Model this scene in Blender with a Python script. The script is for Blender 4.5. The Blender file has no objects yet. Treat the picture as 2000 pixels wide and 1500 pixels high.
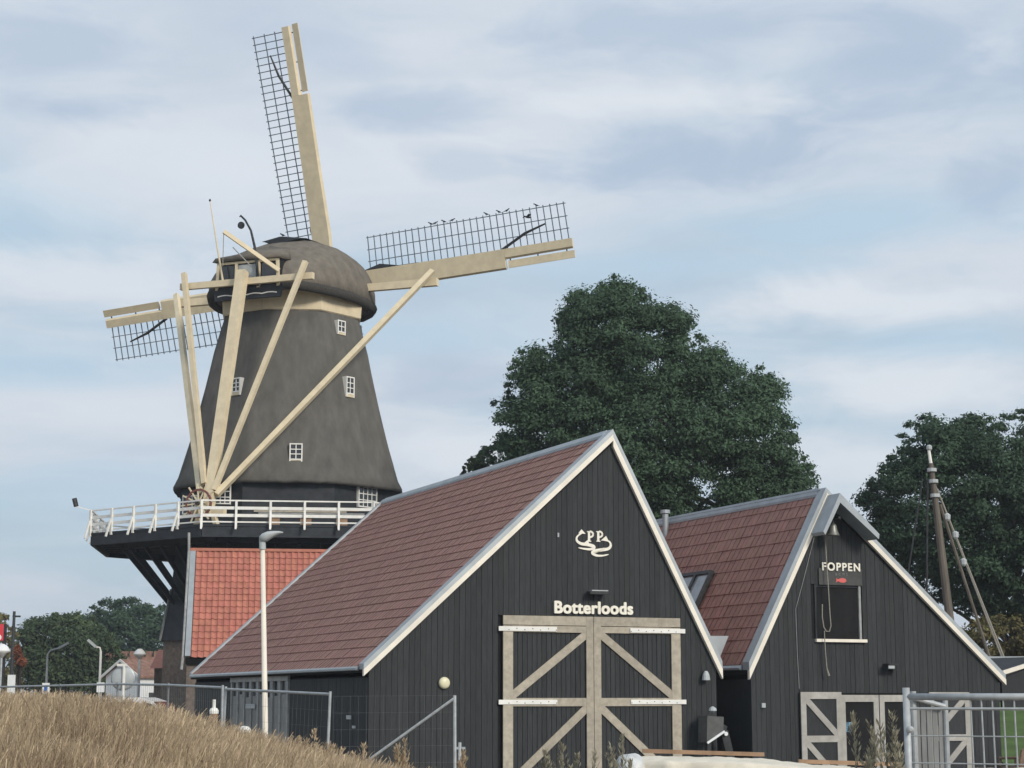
import bpy, math, random
import numpy as np
from math import sin, cos, pi, radians, atan, atan2, sqrt
from mathutils import Vector, Matrix

random.seed(7); rng = np.random.default_rng(11)
S = bpy.context.scene
COL = S.collection

# ------------------------------------------------------------------ camera
F = 3600.0; HOR = 1362.0; PITCH = atan((HOR - 750) / F); CAM = Vector((0, 0, 2.3))
cd = bpy.data.cameras.new('camera'); co = bpy.data.objects.new('camera', cd); COL.objects.link(co)
co.location = CAM; co.rotation_euler = (radians(90) + PITCH, 0, 0)
cd.sensor_width = 36; cd.lens = F / 2000 * 36; cd.clip_end = 6000; cd.clip_start = 0.1
S.camera = co

# ------------------------------------------------------------------ sky and sun
SUN_EL = radians(28); SUN_AZ = radians(142)
def build_world():
    w = bpy.data.worlds.new('World'); S.world = w; w.use_nodes = True
    nt = w.node_tree; N = nt.nodes; L = nt.links; N.clear()
    out = N.new('ShaderNodeOutputWorld'); bg = N.new('ShaderNodeBackground'); bg.inputs['Strength'].default_value = 0.080
    sky = N.new('ShaderNodeTexSky'); sky.sky_type = 'NISHITA'; sky.sun_disc = False
    sky.sun_elevation = SUN_EL; sky.sun_rotation = SUN_AZ; sky.dust_density = 2.0; sky.air_density = 1.0
    tc = N.new('ShaderNodeTexCoord'); sep = N.new('ShaderNodeSeparateXYZ'); L.new(tc.outputs['Generated'], sep.inputs[0])
    def m(op, a, b=None):
        n = N.new('ShaderNodeMath'); n.operation = op
        for i, v in enumerate((a, b)):
            if v is None: continue
            if hasattr(v, 'links'): L.new(v, n.inputs[i])
            else: n.inputs[i].default_value = v
        return n.outputs[0]
    zz = m('ADD', m('MAXIMUM', sep.outputs['Z'], 0.0), 0.16)
    px = m('DIVIDE', sep.outputs['X'], zz); py = m('DIVIDE', sep.outputs['Y'], zz)
    cmb = N.new('ShaderNodeCombineXYZ'); L.new(px, cmb.inputs[0]); L.new(py, cmb.inputs[1])
    def noise(scale, detail, rough, off, dist=0.0, stretch=(1, 1, 1), rot=0):
        mp = N.new('ShaderNodeMapping'); L.new(cmb.outputs[0], mp.inputs[0])
        mp.inputs['Location'].default_value = off; mp.inputs['Scale'].default_value = stretch; mp.inputs['Rotation'].default_value = (0, 0, rot)
        n = N.new('ShaderNodeTexNoise'); n.inputs['Scale'].default_value = scale; n.inputs['Detail'].default_value = detail
        n.inputs['Roughness'].default_value = rough; n.inputs['Distortion'].default_value = dist
        L.new(mp.outputs[0], n.inputs['Vector']); return n.outputs['Fac']
    def ramp(f, lo, hi):
        r = N.new('ShaderNodeMapRange'); r.interpolation_type = 'SMOOTHSTEP'
        r.inputs['From Min'].default_value = lo; r.inputs['From Max'].default_value = hi; L.new(f, r.inputs['Value']); return r.outputs[0]
    cover = ramp(noise(1.3, 7, 0.58, (3.1, 7.7, 0), 0.5, (0.8, 1.1, 1), 0.25), 0.34, 0.62)     # thin bright veil over blue
    dark = ramp(noise(1.9, 8, 0.58, (9.3, 2.4, 0), 0.6, (0.75, 1.15, 1), 0.3), 0.49, 0.66)      # greyer cloud bases
    bright = ramp(noise(2.3, 8, 0.6, (5.3, 1.2, 0), 0.5, (0.7, 1.3, 1), 0.2), 0.50, 0.72)       # lit cloud edges
    wisp = noise(6.0, 6, 0.6, (1.0, 5.0, 0), 0.8, (0.8, 1.4, 1), 0.3)
    def mixc(f, a, b):
        n = N.new('ShaderNodeMix'); n.data_type = 'RGBA'
        if hasattr(f, 'links'): L.new(f, n.inputs['Factor'])
        else: n.inputs['Factor'].default_value = f
        for k, v in (('A', a), ('B', b)):
            s = [i for i in n.inputs if i.name == k and i.type == 'RGBA'][0]
            if hasattr(v, 'links'): L.new(v, s)
            else: s.default_value = v
        return [o for o in n.outputs if o.type == 'RGBA'][0]
    az = m('ARCTAN2', sep.outputs['X'], sep.outputs['Y']); el = m('ARCSINE', sep.outputs['Z'])
    def edge(sc, off):
        n = N.new('ShaderNodeTexNoise'); n.inputs['Scale'].default_value = sc; n.inputs['Detail'].default_value = 8; n.inputs['Roughness'].default_value = 0.62; n.inputs['Distortion'].default_value = 0.6
        mp = N.new('ShaderNodeMapping'); mp.inputs['Location'].default_value = off; mp.inputs['Scale'].default_value = (0.6, 0.6, 1.6); L.new(tc.outputs['Generated'], mp.inputs[0]); L.new(mp.outputs[0], n.inputs['Vector'])
        return m('MULTIPLY', m('SUBTRACT', n.outputs['Fac'], 0.5), 3.3)
    eA = edge(20, (1.3, 0.2, 4.1)); eB = edge(13, (5.1, 2.2, 0.4))
    def bank(lst, e):        # cloud banks at fixed directions of the sky: (picture x, y, half width, half height, weight)
        tot = None
        for x, y, rx, ry, wt in lst:
            d = Vector((x - 1000, F * cos(PITCH) - (750 - y) * sin(PITCH), F * sin(PITCH) + (750 - y) * cos(PITCH))).normalized()
            a0 = atan2(d.x, d.y); e0 = math.asin(d.z)
            u = m('DIVIDE', m('SUBTRACT', az, a0), rx / 3652); v = m('DIVIDE', m('SUBTRACT', el, e0), ry / 3652)
            r = m('ADD', m('SQRT', m('ADD', m('MULTIPLY', u, u), m('MULTIPLY', v, v))), e)
            k = m('MULTIPLY', ramp(m('MULTIPLY', r, -1.0), -1.45, -0.15), wt)
            tot = k if tot is None else m('MAXIMUM', tot, k)
        return tot
    dk = bank([(1400, 305, 330, 75, 1.0), (1760, 120, 320, 120, .9), (1320, 80, 330, 80, .75), (130, 215, 190, 45, .85), (90, 85, 240, 80, .7), (800, 215, 200, 38, .75), (880, 735, 150, 45, .55), (1970, 350, 100, 80, .8), (640, 85, 190, 60, .45), (880, 320, 110, 35, .5)], eA)
    br = bank([(1250, 195, 520, 45, .9), (350, 330, 360, 110, .6), (1700, 590, 420, 55, .9), (920, 300, 300, 130, .6), (200, 545, 320, 60, .8), (1930, 95, 80, 50, .7), (1780, 760, 340, 70, .9), (1640, 900, 260, 80, .8), (850, 870, 240, 60, .8), (250, 800, 300, 50, .5)], eB)
    bl = bank([(1720, 430, 380, 65, .9), (80, 715, 320, 55, .9), (1250, 520, 520, 32, .7), (1850, 665, 220, 42, .9), (60, 420, 170, 80, .6), (900, 650, 330, 55, .8), (200, 950, 260, 60, .5)], eB)
    blue = mixc(0.8, sky.outputs[0], (5.3, 6.75, 8.0, 1))
    veil = mixc(wisp, (6.2, 7.0, 7.95, 1), (6.9, 7.5, 8.3, 1))
    c = mixc(cover, blue, veil)
    c = mixc(m('MULTIPLY', bright, 0.45), c, (7.5, 7.9, 8.6, 1))
    c = mixc(m('MULTIPLY', dark, 0.4), c, (4.9, 5.7, 6.95, 1))
    c = mixc(bl, c, (5.0, 6.6, 8.0, 1))
    c = mixc(br, c, (7.75, 8.2, 8.8, 1))
    c = mixc(m('MULTIPLY', dk, .9), c, (4.5, 5.6, 7.1, 1))
    L.new(c, bg.inputs['Color']); L.new(bg.outputs[0], out.inputs[0])
build_world()
sd = bpy.data.lights.new('sun', 'SUN'); sd.energy = 2.2; sd.angle = radians(14); sd.color = (1.0, 0.93, 0.82)
so = bpy.data.objects.new('sun', sd); COL.objects.link(so)
sv = Vector((sin(SUN_AZ) * cos(SUN_EL), cos(SUN_AZ) * cos(SUN_EL), sin(SUN_EL)))
so.rotation_euler = (-sv).to_track_quat('-Z', 'Y').to_euler(); so.location = sv * 60
S.view_settings.view_transform = 'Standard'; S.view_settings.look = 'None'
S.view_settings.exposure = 0.3; S.view_settings.gamma = 1.0; S.view_settings.use_curve_mapping = False
S.render.engine = 'CYCLES'

# ------------------------------------------------------------------ pixel helpers: a pixel gives a direction, the surface it lies on gives the distance
def ray(x, y):
    return Vector((x - 1000, F * cos(PITCH) - (750 - y) * sin(PITCH), F * sin(PITCH) + (750 - y) * cos(PITCH)))
def at_y(x, y, Y):
    d = ray(x, y); return CAM + d * (Y / d.y)
def on(x, y, P, n):
    d = ray(x, y); return CAM + d * ((P - CAM).dot(n) / d.dot(n))
class Frame:
    def __init__(s, o, deg):
        a = radians(deg); s.o = Vector(o); s.x = Vector((cos(a), sin(a), 0)); s.y = Vector((-sin(a), cos(a), 0)); s.a = a
    def w(s, x, y, z): return s.o + s.x * x + s.y * y + Vector((0, 0, z))
    def loc(s, P): d = P - s.o; return Vector((d.dot(s.x), d.dot(s.y), d.z))
    def px(s, x, y, t=0): return s.loc(on(x, y, s.w(0, t, 0), s.y))
    def pxx(s, x, y, sx=0): return s.loc(on(x, y, s.w(sx, 0, 0), s.x))

# ------------------------------------------------------------------ materials
MATS = {}
def material(name, col, rough=0.8, var=0.12, scale=6.0, bump=0.0, bscale=40.0, metal=0.0, col2=None, stretch=(1, 1, 1), rnd=0.0, spec=0.3, dirt=0.0, dirtcol=(0.08, 0.075, 0.06), trans=0.0, coord='Object', hue=0.0):
    m = bpy.data.materials.new(name); m.use_nodes = True; nt = m.node_tree; N = nt.nodes; L = nt.links
    b = N['Principled BSDF']; b.inputs['Roughness'].default_value = rough; b.inputs['Metallic'].default_value = metal
    b.inputs['Specular IOR Level'].default_value = spec
    tc = N.new('ShaderNodeTexCoord'); mp = N.new('ShaderNodeMapping'); mp.inputs['Scale'].default_value = stretch
    if coord == 'World':
        g = N.new('ShaderNodeNewGeometry'); L.new(g.outputs['Position'], mp.inputs[0])
    else: L.new(tc.outputs[coord], mp.inputs[0])
    def noise(sc, det, rough_=0.6):
        n = N.new('ShaderNodeTexNoise'); n.inputs['Scale'].default_value = sc; n.inputs['Detail'].default_value = det; n.inputs['Roughness'].default_value = rough_
        L.new(mp.outputs[0], n.inputs['Vector']); return n.outputs['Fac']
    def mixc(f, a, c, mode='MIX'):
        n = N.new('ShaderNodeMix'); n.data_type = 'RGBA'; n.blend_type = mode
        if hasattr(f, 'links'): L.new(f, n.inputs['Factor'])
        else: n.inputs['Factor'].default_value = f
        for k, v in (('A', a), ('B', c)):
            s = [i for i in n.inputs if i.name == k and i.type == 'RGBA'][0]
            if hasattr(v, 'links'): L.new(v, s)
            else: s.default_value = (*v, 1) if len(v) == 3 else v
        return [o for o in n.outputs if o.type == 'RGBA'][0]
    def ramp(f, lo, hi, a=0.0, c=1.0):
        r = N.new('ShaderNodeMapRange'); r.inputs['From Min'].default_value = lo; r.inputs['From Max'].default_value = hi
        r.inputs['To Min'].default_value = a; r.inputs['To Max'].default_value = c; L.new(f, r.inputs['Value']); return r.outputs[0]
    c2 = col2 or tuple(max(0, c * (1 - 2.2 * var)) for c in col)
    hi = tuple(min(1, c * (1 + var)) for c in col)
    f = ramp(noise(scale, 5), 0.3, 0.7)
    c = mixc(f, c2, hi)
    if dirt > 0:
        c = mixc(ramp(noise(scale * 0.27, 4), 0.5, 0.75, 0, dirt), c, dirtcol)
    if rnd > 0:
        oi = N.new('ShaderNodeObjectInfo'); g = N.new('ShaderNodeNewGeometry')
        ad = N.new('ShaderNodeMath'); ad.operation = 'ADD'; L.new(oi.outputs['Random'], ad.inputs[0]); L.new(g.outputs['Random Per Island'], ad.inputs[1])
        fr = N.new('ShaderNodeMath'); fr.operation = 'FRACT'; L.new(ad.outputs[0], fr.inputs[0])
        hs = N.new('ShaderNodeHueSaturation'); L.new(c, hs.inputs['Color']); L.new(ramp(fr.outputs[0], 0, 1, 1 - rnd, 1 + rnd), hs.inputs['Value'])
        if hue:
            f2 = N.new('ShaderNodeMath'); f2.operation = 'FRACT'; m7 = N.new('ShaderNodeMath'); m7.operation = 'MULTIPLY'; m7.inputs[1].default_value = 7.13
            L.new(fr.outputs[0], m7.inputs[0]); L.new(m7.outputs[0], f2.inputs[0]); L.new(ramp(f2.outputs[0], 0, 1, 0.5 - hue, 0.5 + hue), hs.inputs['Hue'])
        c = hs.outputs[0]
    if name.startswith('leaf'):
        at = N.new('ShaderNodeAttribute'); at.attribute_name = 'clump'; h2 = N.new('ShaderNodeHueSaturation'); L.new(c, h2.inputs['Color']); L.new(at.outputs['Fac'], h2.inputs['Value']); c = h2.outputs[0]
    L.new(c, b.inputs['Base Color'])
    if bump > 0:
        bn = N.new('ShaderNodeBump'); bn.inputs['Strength'].default_value = bump; bn.inputs['Distance'].default_value = 0.02
        L.new(noise(bscale, 4), bn.inputs['Height']); L.new(bn.outputs[0], b.inputs['Normal'])
    if trans > 0:
        tr = N.new('ShaderNodeBsdfTranslucent'); L.new(c, tr.inputs[0]); mx = N.new('ShaderNodeMixShader'); mx.inputs[0].default_value = trans
        L.new(b.outputs[0], mx.inputs[1]); L.new(tr.outputs[0], mx.inputs[2]); L.new(mx.outputs[0], N['Material Output'].inputs[0])
    MATS[name] = m; return m
material('black_wood', (0.035, 0.038, 0.041), 0.75, 0.16, 9, 0.5, 30, stretch=(4, 4, 0.35), rnd=0.14, hue=0.02, dirt=0.25, dirtcol=(0.056, 0.053, 0.048), coord='World')
material('black_paint', (0.026, 0.030, 0.037), 0.6, 0.2, 3, 0.2, 20, rnd=0.2, dirt=0.3, dirtcol=(0.05, 0.05, 0.048))
material('thatch', (0.135, 0.129, 0.118), 0.95, 0.12, 1.1, 1.0, 26, stretch=(2.2, 2.2, 0.8), dirt=0.4, dirtcol=(0.108, 0.105, 0.088), spec=0.1)
material('thatch_cap', (0.185, 0.165, 0.138), 0.95, 0.14, 1.4, 1.0, 24, stretch=(2, 2, 1.2), dirt=0.5, dirtcol=(0.15, 0.14, 0.12), spec=0.1)
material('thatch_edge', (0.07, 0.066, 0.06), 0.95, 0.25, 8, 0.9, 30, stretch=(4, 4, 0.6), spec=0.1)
material('cream', (0.70, 0.60, 0.42), 0.55, 0.06, 2.5, 0.1, 12, rnd=0.05, dirt=0.3, dirtcol=(0.5, 0.42, 0.29))
material('cream_trim', (0.80, 0.74, 0.64), 0.55, 0.05, 3, rnd=0.03, dirt=0.25, dirtcol=(0.58, 0.52, 0.43))
material('white_paint', (0.80, 0.79, 0.75), 0.5, 0.05, 3, dirt=0.3, dirtcol=(0.6, 0.58, 0.53), rnd=0.04)
material('zinc', (0.36, 0.395, 0.42), 0.45, 0.08, 2.5, metal=0.35, rnd=0.05, dirt=0.3, dirtcol=(0.30, 0.32, 0.33))
material('galvanised', (0.42, 0.445, 0.46), 0.6, 0.1, 12, metal=0.3, rnd=0.08)
material('tile_brown', (0.355, 0.188, 0.152), 0.75, 0.10, 5, 0.25, 60, rnd=0.08, hue=0.006, dirt=0.4, dirtcol=(0.25, 0.155, 0.122), coord='World')
material('tile_orange', (0.45, 0.168, 0.122), 0.65, 0.1, 4, 0.2, 50, rnd=0.08, hue=0.005, dirt=0.35, dirtcol=(0.36, 0.15, 0.115), coord='World')
material('oak_grey', (0.41, 0.365, 0.295), 0.75, 0.12, 5, 0.3, 40, stretch=(1.5, 1.5, 1.5), rnd=0.09, dirt=0.3, dirtcol=(0.30, 0.28, 0.235))
material('grey_door', (0.40, 0.385, 0.355), 0.75, 0.1, 5, 0.2, 40, rnd=0.07, dirt=0.3, dirtcol=(0.26, 0.25, 0.225))
material('slat_grey', (0.33, 0.335, 0.33), 0.8, 0.15, 4, 0.2, 30, rnd=0.08)
material('sail_bar', (0.15, 0.18, 0.215), 0.6, 0.1, 5, rnd=0.12)
material('iron', (0.045, 0.047, 0.05), 0.5, 0.2, 8, metal=0.3)
material('wire', (0.16, 0.17, 0.175), 0.5, 0.1, 12, metal=0.4)
material('brick', (0.17, 0.135, 0.115), 0.85, 0.2, 7, 0.5, 30, dirt=0.4, dirtcol=(0.12, 0.115, 0.10))
material('brick_red', (0.29, 0.165, 0.125), 0.85, 0.2, 3, 0.3, 10, dirt=0.3, rnd=0.1)
material('rim_red', (0.19, 0.075, 0.065), 0.6, 0.15, 6)
material('glass', (0.03, 0.034, 0.038), 0.08, 0.2, 1.5, spec=0.6)
material('glass_pale', (0.30, 0.34, 0.37), 0.1, 0.15, 2, spec=0.6)
material('dark_void', (0.012, 0.012, 0.013), 0.9, 0.2, 3)
material('lamp_glass', (0.72, 0.68, 0.47), 0.35, 0.06, 8)
material('letter', (0.83, 0.79, 0.69), 0.5, 0.04, 12)
material('letter_dim', (0.22, 0.22, 0.215), 0.6, 0.1, 12)
material('salmon', (0.62, 0.13, 0.12), 0.5, 0.05, 12)
material('plaque', (0.062, 0.064, 0.062), 0.6, 0.1, 6)
material('rope', (0.30, 0.28, 0.24), 0.9, 0.15, 30)
material('bell_metal', (0.22, 0.22, 0.20), 0.45, 0.1, 8, metal=0.5)
material('tarp', (0.72, 0.66, 0.55), 0.7, 0.08, 3, 0.25, 10, dirt=0.4, dirtcol=(0.52, 0.46, 0.36))
material('plastic_wrap', (0.62, 0.63, 0.62), 0.35, 0.12, 8, 0.4, 14, dirt=0.3, dirtcol=(0.35, 0.36, 0.36))
material('hull_brown', (0.12, 0.055, 0.038), 0.6, 0.2, 3, 0.2, 20, stretch=(0.4, 1, 3))
material('plank_tan', (0.34, 0.22, 0.14), 0.8, 0.15, 4, rnd=0.1)
material('mast_wood', (0.135, 0.115, 0.095), 0.7, 0.2, 3, 0.3, 20, stretch=(3, 3, 0.3))
material('dry_grass', (0.50, 0.40, 0.275), 0.9, 0.2, 1.2, col2=(0.34, 0.26, 0.175), rnd=0.34, hue=0.012, trans=0.25, spec=0.1)
material('weed', (0.37, 0.345, 0.26), 0.9, 0.2, 2, rnd=0.3, trans=0.25, spec=0.1)
material('soil', (0.19, 0.145, 0.095), 0.95, 0.25, 0.8, 0.6, 6, col2=(0.13, 0.105, 0.07), coord='World', dirt=0.4, dirtcol=(0.12, 0.12, 0.06))
material('lawn', (0.075, 0.125, 0.035), 0.95, 0.15, 1.5, 0.4, 8, coord='World')
material('paving', (0.17, 0.165, 0.155), 0.9, 0.15, 1.2, 0.3, 20, coord='World')
material('bark', (0.075, 0.062, 0.05), 0.9, 0.25, 4, 0.7, 12, stretch=(2, 2, 0.4))
material('leaf_oak', (0.062, 0.108, 0.060), 0.75, 0.2, 0.5, col2=(0.045, 0.082, 0.045), rnd=0.2, hue=0.015, trans=0.22, spec=0.25)
material('leaf_dark', (0.050, 0.088, 0.050), 0.75, 0.2, 0.5, col2=(0.036, 0.066, 0.04), rnd=0.2, hue=0.015, trans=0.2, spec=0.25)
material('leaf_olive', (0.075, 0.105, 0.048), 0.6, 0.2, 0.4, col2=(0.04, 0.065, 0.032), rnd=0.3, hue=0.02, trans=0.25, spec=0.2)
material('leaf_yellow', (0.17, 0.15, 0.065), 0.7, 0.2, 0.4, col2=(0.10, 0.09, 0.045), rnd=0.3, hue=0.02, trans=0.25, spec=0.2)
material('leaf_rust', (0.36, 0.13, 0.07), 0.7, 0.2, 0.4, rnd=0.3, trans=0.25, spec=0.2)
material('feather', (0.03, 0.031, 0.034), 0.7, 0.2, 6)
material('sign_red', (0.62, 0.06, 0.08), 0.45, 0.05, 5)
material('sign_blue', (0.05, 0.14, 0.42), 0.45, 0.05, 5)
material('sign_white', (0.75, 0.77, 0.78), 0.45, 0.05, 5)
material('sign_grey', (0.42, 0.45, 0.46), 0.5, 0.06, 3)
material('rubber', (0.02, 0.02, 0.02), 0.8, 0.1, 5)
material('car_white', (0.80, 0.80, 0.79), 0.25, 0.03, 2, spec=0.5)
material('grey_cover', (0.10, 0.102, 0.10), 0.7, 0.15, 4)
material('wicker', (0.22, 0.15, 0.11), 0.8, 0.2, 20)
material('poster_sky', (0.20, 0.42, 0.62), 0.4, 0.3, 6)

# ------------------------------------------------------------------ mesh builders
class MB:
    def __init__(s): s.v = []; s.f = []
    def add(s, vs, fs):
        o = len(s.v); s.v += [tuple(v) for v in vs]; s.f += [tuple(i + o for i in f) for f in fs]; return s
    def box(s, a, b):
        (x0, y0, z0), (x1, y1, z1) = a, b
        return s.add([(x0, y0, z0), (x1, y0, z0), (x1, y1, z0), (x0, y1, z0), (x0, y0, z1), (x1, y0, z1), (x1, y1, z1), (x0, y1, z1)],
                     [(3, 2, 1, 0), (4, 5, 6, 7), (0, 1, 5, 4), (1, 2, 6, 5), (2, 3, 7, 6), (3, 0, 4, 7)])
    def beam(s, p0, p1, w, h, up=(0, 0, 1), w1=None, h1=None):
        p0 = Vector(p0); p1 = Vector(p1); d = (p1 - p0).normalized(); x = d.cross(Vector(up))
        if x.length < 1e-4: x = d.cross(Vector((0, 1, 0)))
        x.normalize(); y = x.cross(d); vs = []
        for p, a, b in ((p0, w, h), (p1, w1 or w, h1 or h)):
            for sx, sy in ((-1, -1), (1, -1), (1, 1), (-1, 1)): vs.append(p + x * sx * a / 2 + y * sy * b / 2)
        return s.add(vs, [(3, 2, 1, 0), (4, 5, 6, 7), (0, 1, 5, 4), (1, 2, 6, 5), (2, 3, 7, 6), (3, 0, 4, 7)])
    def tube(s, pts, rs, n=8, cap=True):
        pts = [Vector(p) for p in pts]
        if not hasattr(rs, '__len__'): rs = [rs] * len(pts)
        vs = []; fs = []; ref = None
        for i, p in enumerate(pts):
            d = (pts[min(i + 1, len(pts) - 1)] - pts[max(i - 1, 0)]).normalized()
            if ref is None:
                ref = d.cross(Vector((0, 0, 1)))
                if ref.length < 1e-3: ref = d.cross(Vector((0, 1, 0)))
            ref = (ref - d * ref.dot(d)).normalized(); y = d.cross(ref)
            for k in range(n):
                a = 2 * pi * k / n; vs.append(p + (ref * cos(a) + y * sin(a)) * rs[i])
        for i in range(len(pts) - 1):
            for k in range(n): fs.append((i * n + k, i * n + (k + 1) % n, (i + 1) * n + (k + 1) % n, (i + 1) * n + k))
        if cap: fs += [tuple(range(n))[::-1], tuple((len(pts) - 1) * n + k for k in range(n))]
        return s.add(vs, fs)
    def lathe(s, prof, c=(0, 0, 0), n=16, ax=(0, 0, 1)):
        ax = Vector(ax).normalized(); c = Vector(c); x = ax.cross(Vector((0, 1, 0.01))).normalized(); y = ax.cross(x); vs = []; fs = []
        for r, z in prof:
            for k in range(n):
                a = 2 * pi * k / n; vs.append(c + ax * z + (x * cos(a) + y * sin(a)) * r)
        m = len(prof)
        for i in range(m - 1):
            for k in range(n): fs.append((i * n + k, i * n + (k + 1) % n, (i + 1) * n + (k + 1) % n, (i + 1) * n + k))
        fs += [tuple(range(n))[::-1], tuple((m - 1) * n + k for k in range(n))]
        return s.add(vs, fs)
    def prism(s, poly, fn, t0, t1):
        # poly: 2-D outline, fn(a, b, t) -> point
        n = len(poly); vs = [fn(a, b, t0) for a, b in poly] + [fn(a, b, t1) for a, b in poly]
        fs = [tuple(range(n))[::-1], tuple(range(n, 2 * n))] + [(i, (i + 1) % n, n + (i + 1) % n, n + i) for i in range(n)]
        return s.add(vs, fs)
    def loft(s, rings, close=True, caps=True):
        n = len(rings[0]); vs = [p for r in rings for p in r]; fs = []
        for i in range(len(rings) - 1):
            for k in range(n if close else n - 1): fs.append((i * n + k, i * n + (k + 1) % n, (i + 1) * n + (k + 1) % n, (i + 1) * n + k))
        if caps: fs += [tuple(range(n))[::-1], tuple((len(rings) - 1) * n + k for k in range(n))]
        return s.add(vs, fs)
    def mesh(s, name, mat, xf=None, smooth=False):
        v = s.v if xf is None else [tuple(xf @ Vector(p)) for p in s.v]
        me = bpy.data.meshes.new(name); me.from_pydata(v, [], s.f); me.materials.append(MATS[mat])
        import bmesh
        bm = bmesh.new(); bm.from_mesh(me); bmesh.ops.recalc_face_normals(bm, faces=bm.faces); bm.to_mesh(me); bm.free()
        if smooth:
            for p in me.polygons: p.use_smooth = True
        me.update(); return me
    def build(s, name, mat, parent=None, xf=None, smooth=False, **kw):
        return link(name, s.mesh(name, mat, xf, smooth), parent, **kw)
def link(name, data, parent=None, label=None, category=None, group=None, kind=None):
    o = bpy.data.objects.new(name, data); COL.objects.link(o)
    if parent is not None: o.parent = parent
    for k, v in (('label', label), ('category', category), ('group', group), ('kind', kind)):
        if v: o[k] = v
    return o
XF = {}
def thing(name, label, category, loc=(0, 0, 0), rot=0.0, group=None):
    o = link(name, None, None, label, category, group); o.location = loc; o.rotation_euler = (0, 0, rot); o.empty_display_size = 0.3
    XF[o.name] = (Matrix.Translation(Vector(loc)) @ Matrix.Rotation(rot, 4, 'Z')).inverted(); return o
def wb(mb, name, mat, root, parent=None, smooth=False, **kw):      # geometry given in world metres, stored in the thing's own frame
    return mb.build(name, mat, parent or root, XF[root.name], smooth, **kw)
def inst(name, me, parent, mat4):
    o = link(name, me, parent); o.matrix_local = mat4; return o
def np_mesh(name, V, Fq, mat, parent=None, **kw):
    me = bpy.data.meshes.new(name); n = len(V); k = Fq.shape[1]
    me.vertices.add(n); me.vertices.foreach_set('co', V.astype(np.float32).ravel())
    me.loops.add(Fq.size); me.loops.foreach_set('vertex_index', Fq.astype(np.int32).ravel())
    me.polygons.add(len(Fq)); me.polygons.foreach_set('loop_start', np.arange(0, Fq.size, k, dtype=np.int32)); me.polygons.foreach_set('loop_total', np.full(len(Fq), k, np.int32))
    me.update(calc_edges=True); me.materials.append(MATS[mat])
    if name != 'ground': me.shade_flat()
    return link(name, me, parent, **kw)
def text_mesh(body, size, extrude, offset, mat, spacing=1.0, bold=0.0):
    cu = bpy.data.curves.new('lettering', 'FONT'); cu.body = body; cu.size = size; cu.extrude = extrude; cu.offset = offset; cu.align_x = 'CENTER'; cu.space_character = spacing
    o = bpy.data.objects.new('lettering', cu); COL.objects.link(o); dg = bpy.context.evaluated_depsgraph_get()
    me = bpy.data.meshes.new_from_object(o.evaluated_get(dg)); bpy.data.objects.remove(o); bpy.data.curves.remove(cu)
    if bold:
        v0 = np.array([v.co[:] for v in me.vertices]); f0 = [tuple(p.vertices) for p in me.polygons]; V = []; Fc = []
        for k, (dx, dy) in enumerate(((0, 0), (1, 0), (-1, 0), (0, .8), (0, -.8), (.7, .6), (-.7, .6), (.7, -.6), (-.7, -.6))):
            o_ = len(V); V += [(x + dx * bold, y + dy * bold, z + .0009 * k) for x, y, z in v0]; Fc += [tuple(i + o_ for i in f) for f in f0]
        me = bpy.data.meshes.new('lettering'); me.from_pydata(V, [], Fc); me.update()
    me.materials.clear(); me.materials.append(MATS[mat]); return me

# ------------------------------------------------------------------ ground
def smooth(a, b, x):
    t = min(1, max(0, (x - a) / (b - a))); return t * t * (3 - 2 * t)
TIPX = [-14, -5.5, -4.1, -3.56, -3.0, -2.46, -1.92, -1.1, 0.0, 1.1, 30]
TIPZ = [1.90, 1.85, 1.78, 1.66, 1.46, 1.31, 1.17, 1.03, 0.94, 0.68, 0.55]
def ground_z(x, y):
    crest = float(np.interp(x, TIPX, TIPZ))
    near = 0.62
    up = smooth(12, 19.6, y); dn = 1 - smooth(20.4, 27, y)
    z = near + (crest - near) * up if y < 20 else 0.12 + (crest - 0.12) * dn
    if y > 24: z = max(z, 0.35 * smooth(-6, -14, x) * smooth(24, 30, y) * (1 - smooth(150, 200, y)))
    if y > 27 and x > -6: z = min(z, 0.06)
    return z
def build_ground():
    xs = np.unique(np.concatenate([np.linspace(-12, 12, 61), [-3000, -1000, -400, -200, -120, -80, -50, -35, -25, -18, -15, 15, 20, 30, 50, 100, 200, 400, 1000, 3000]]))
    ys = np.unique(np.concatenate([np.linspace(6, 32, 53), [-200, -50, -10, 0, 3, 36, 40, 50, 60, 80, 100, 130, 150, 175, 200, 260, 400, 800, 1600, 4000]]))
    V = np.array([(x, y, ground_z(x, y)) for y in ys for x in xs]); nx = len(xs)
    Q = np.array([(j * nx + i, j * nx + i + 1, (j + 1) * nx + i + 1, (j + 1) * nx + i) for j in range(len(ys) - 1) for i in range(nx - 1)])
    np_mesh('ground', V, Q, 'soil', kind='structure')
    yard = MB().add([(-5, 30, 0.075), (24, 30, 0.075), (24, 52.4, 0.075), (-5, 52.4, 0.075)], [(0, 1, 2, 3)]); yard.build('yard_paving', 'paving', kind='structure')
    V = [(14.2, 52.5, 0.08), (26, 52.5, 0.08), (14.2, 56, .75), (26, 56, .75), (14.2, 61.5, 2.15), (26, 61.5, 2.15), (14.2, 61.8, 0.0), (26, 61.8, 0.0), (14.2, 56, 0.0), (26, 56, 0.0)]
    MB().add(V, [(0, 1, 3, 2), (2, 3, 5, 4), (4, 5, 7, 6), (0, 2, 4, 6, 8), (1, 9, 7, 5, 3)]).build('lawn', 'lawn', kind='structure')
build_ground()

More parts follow.
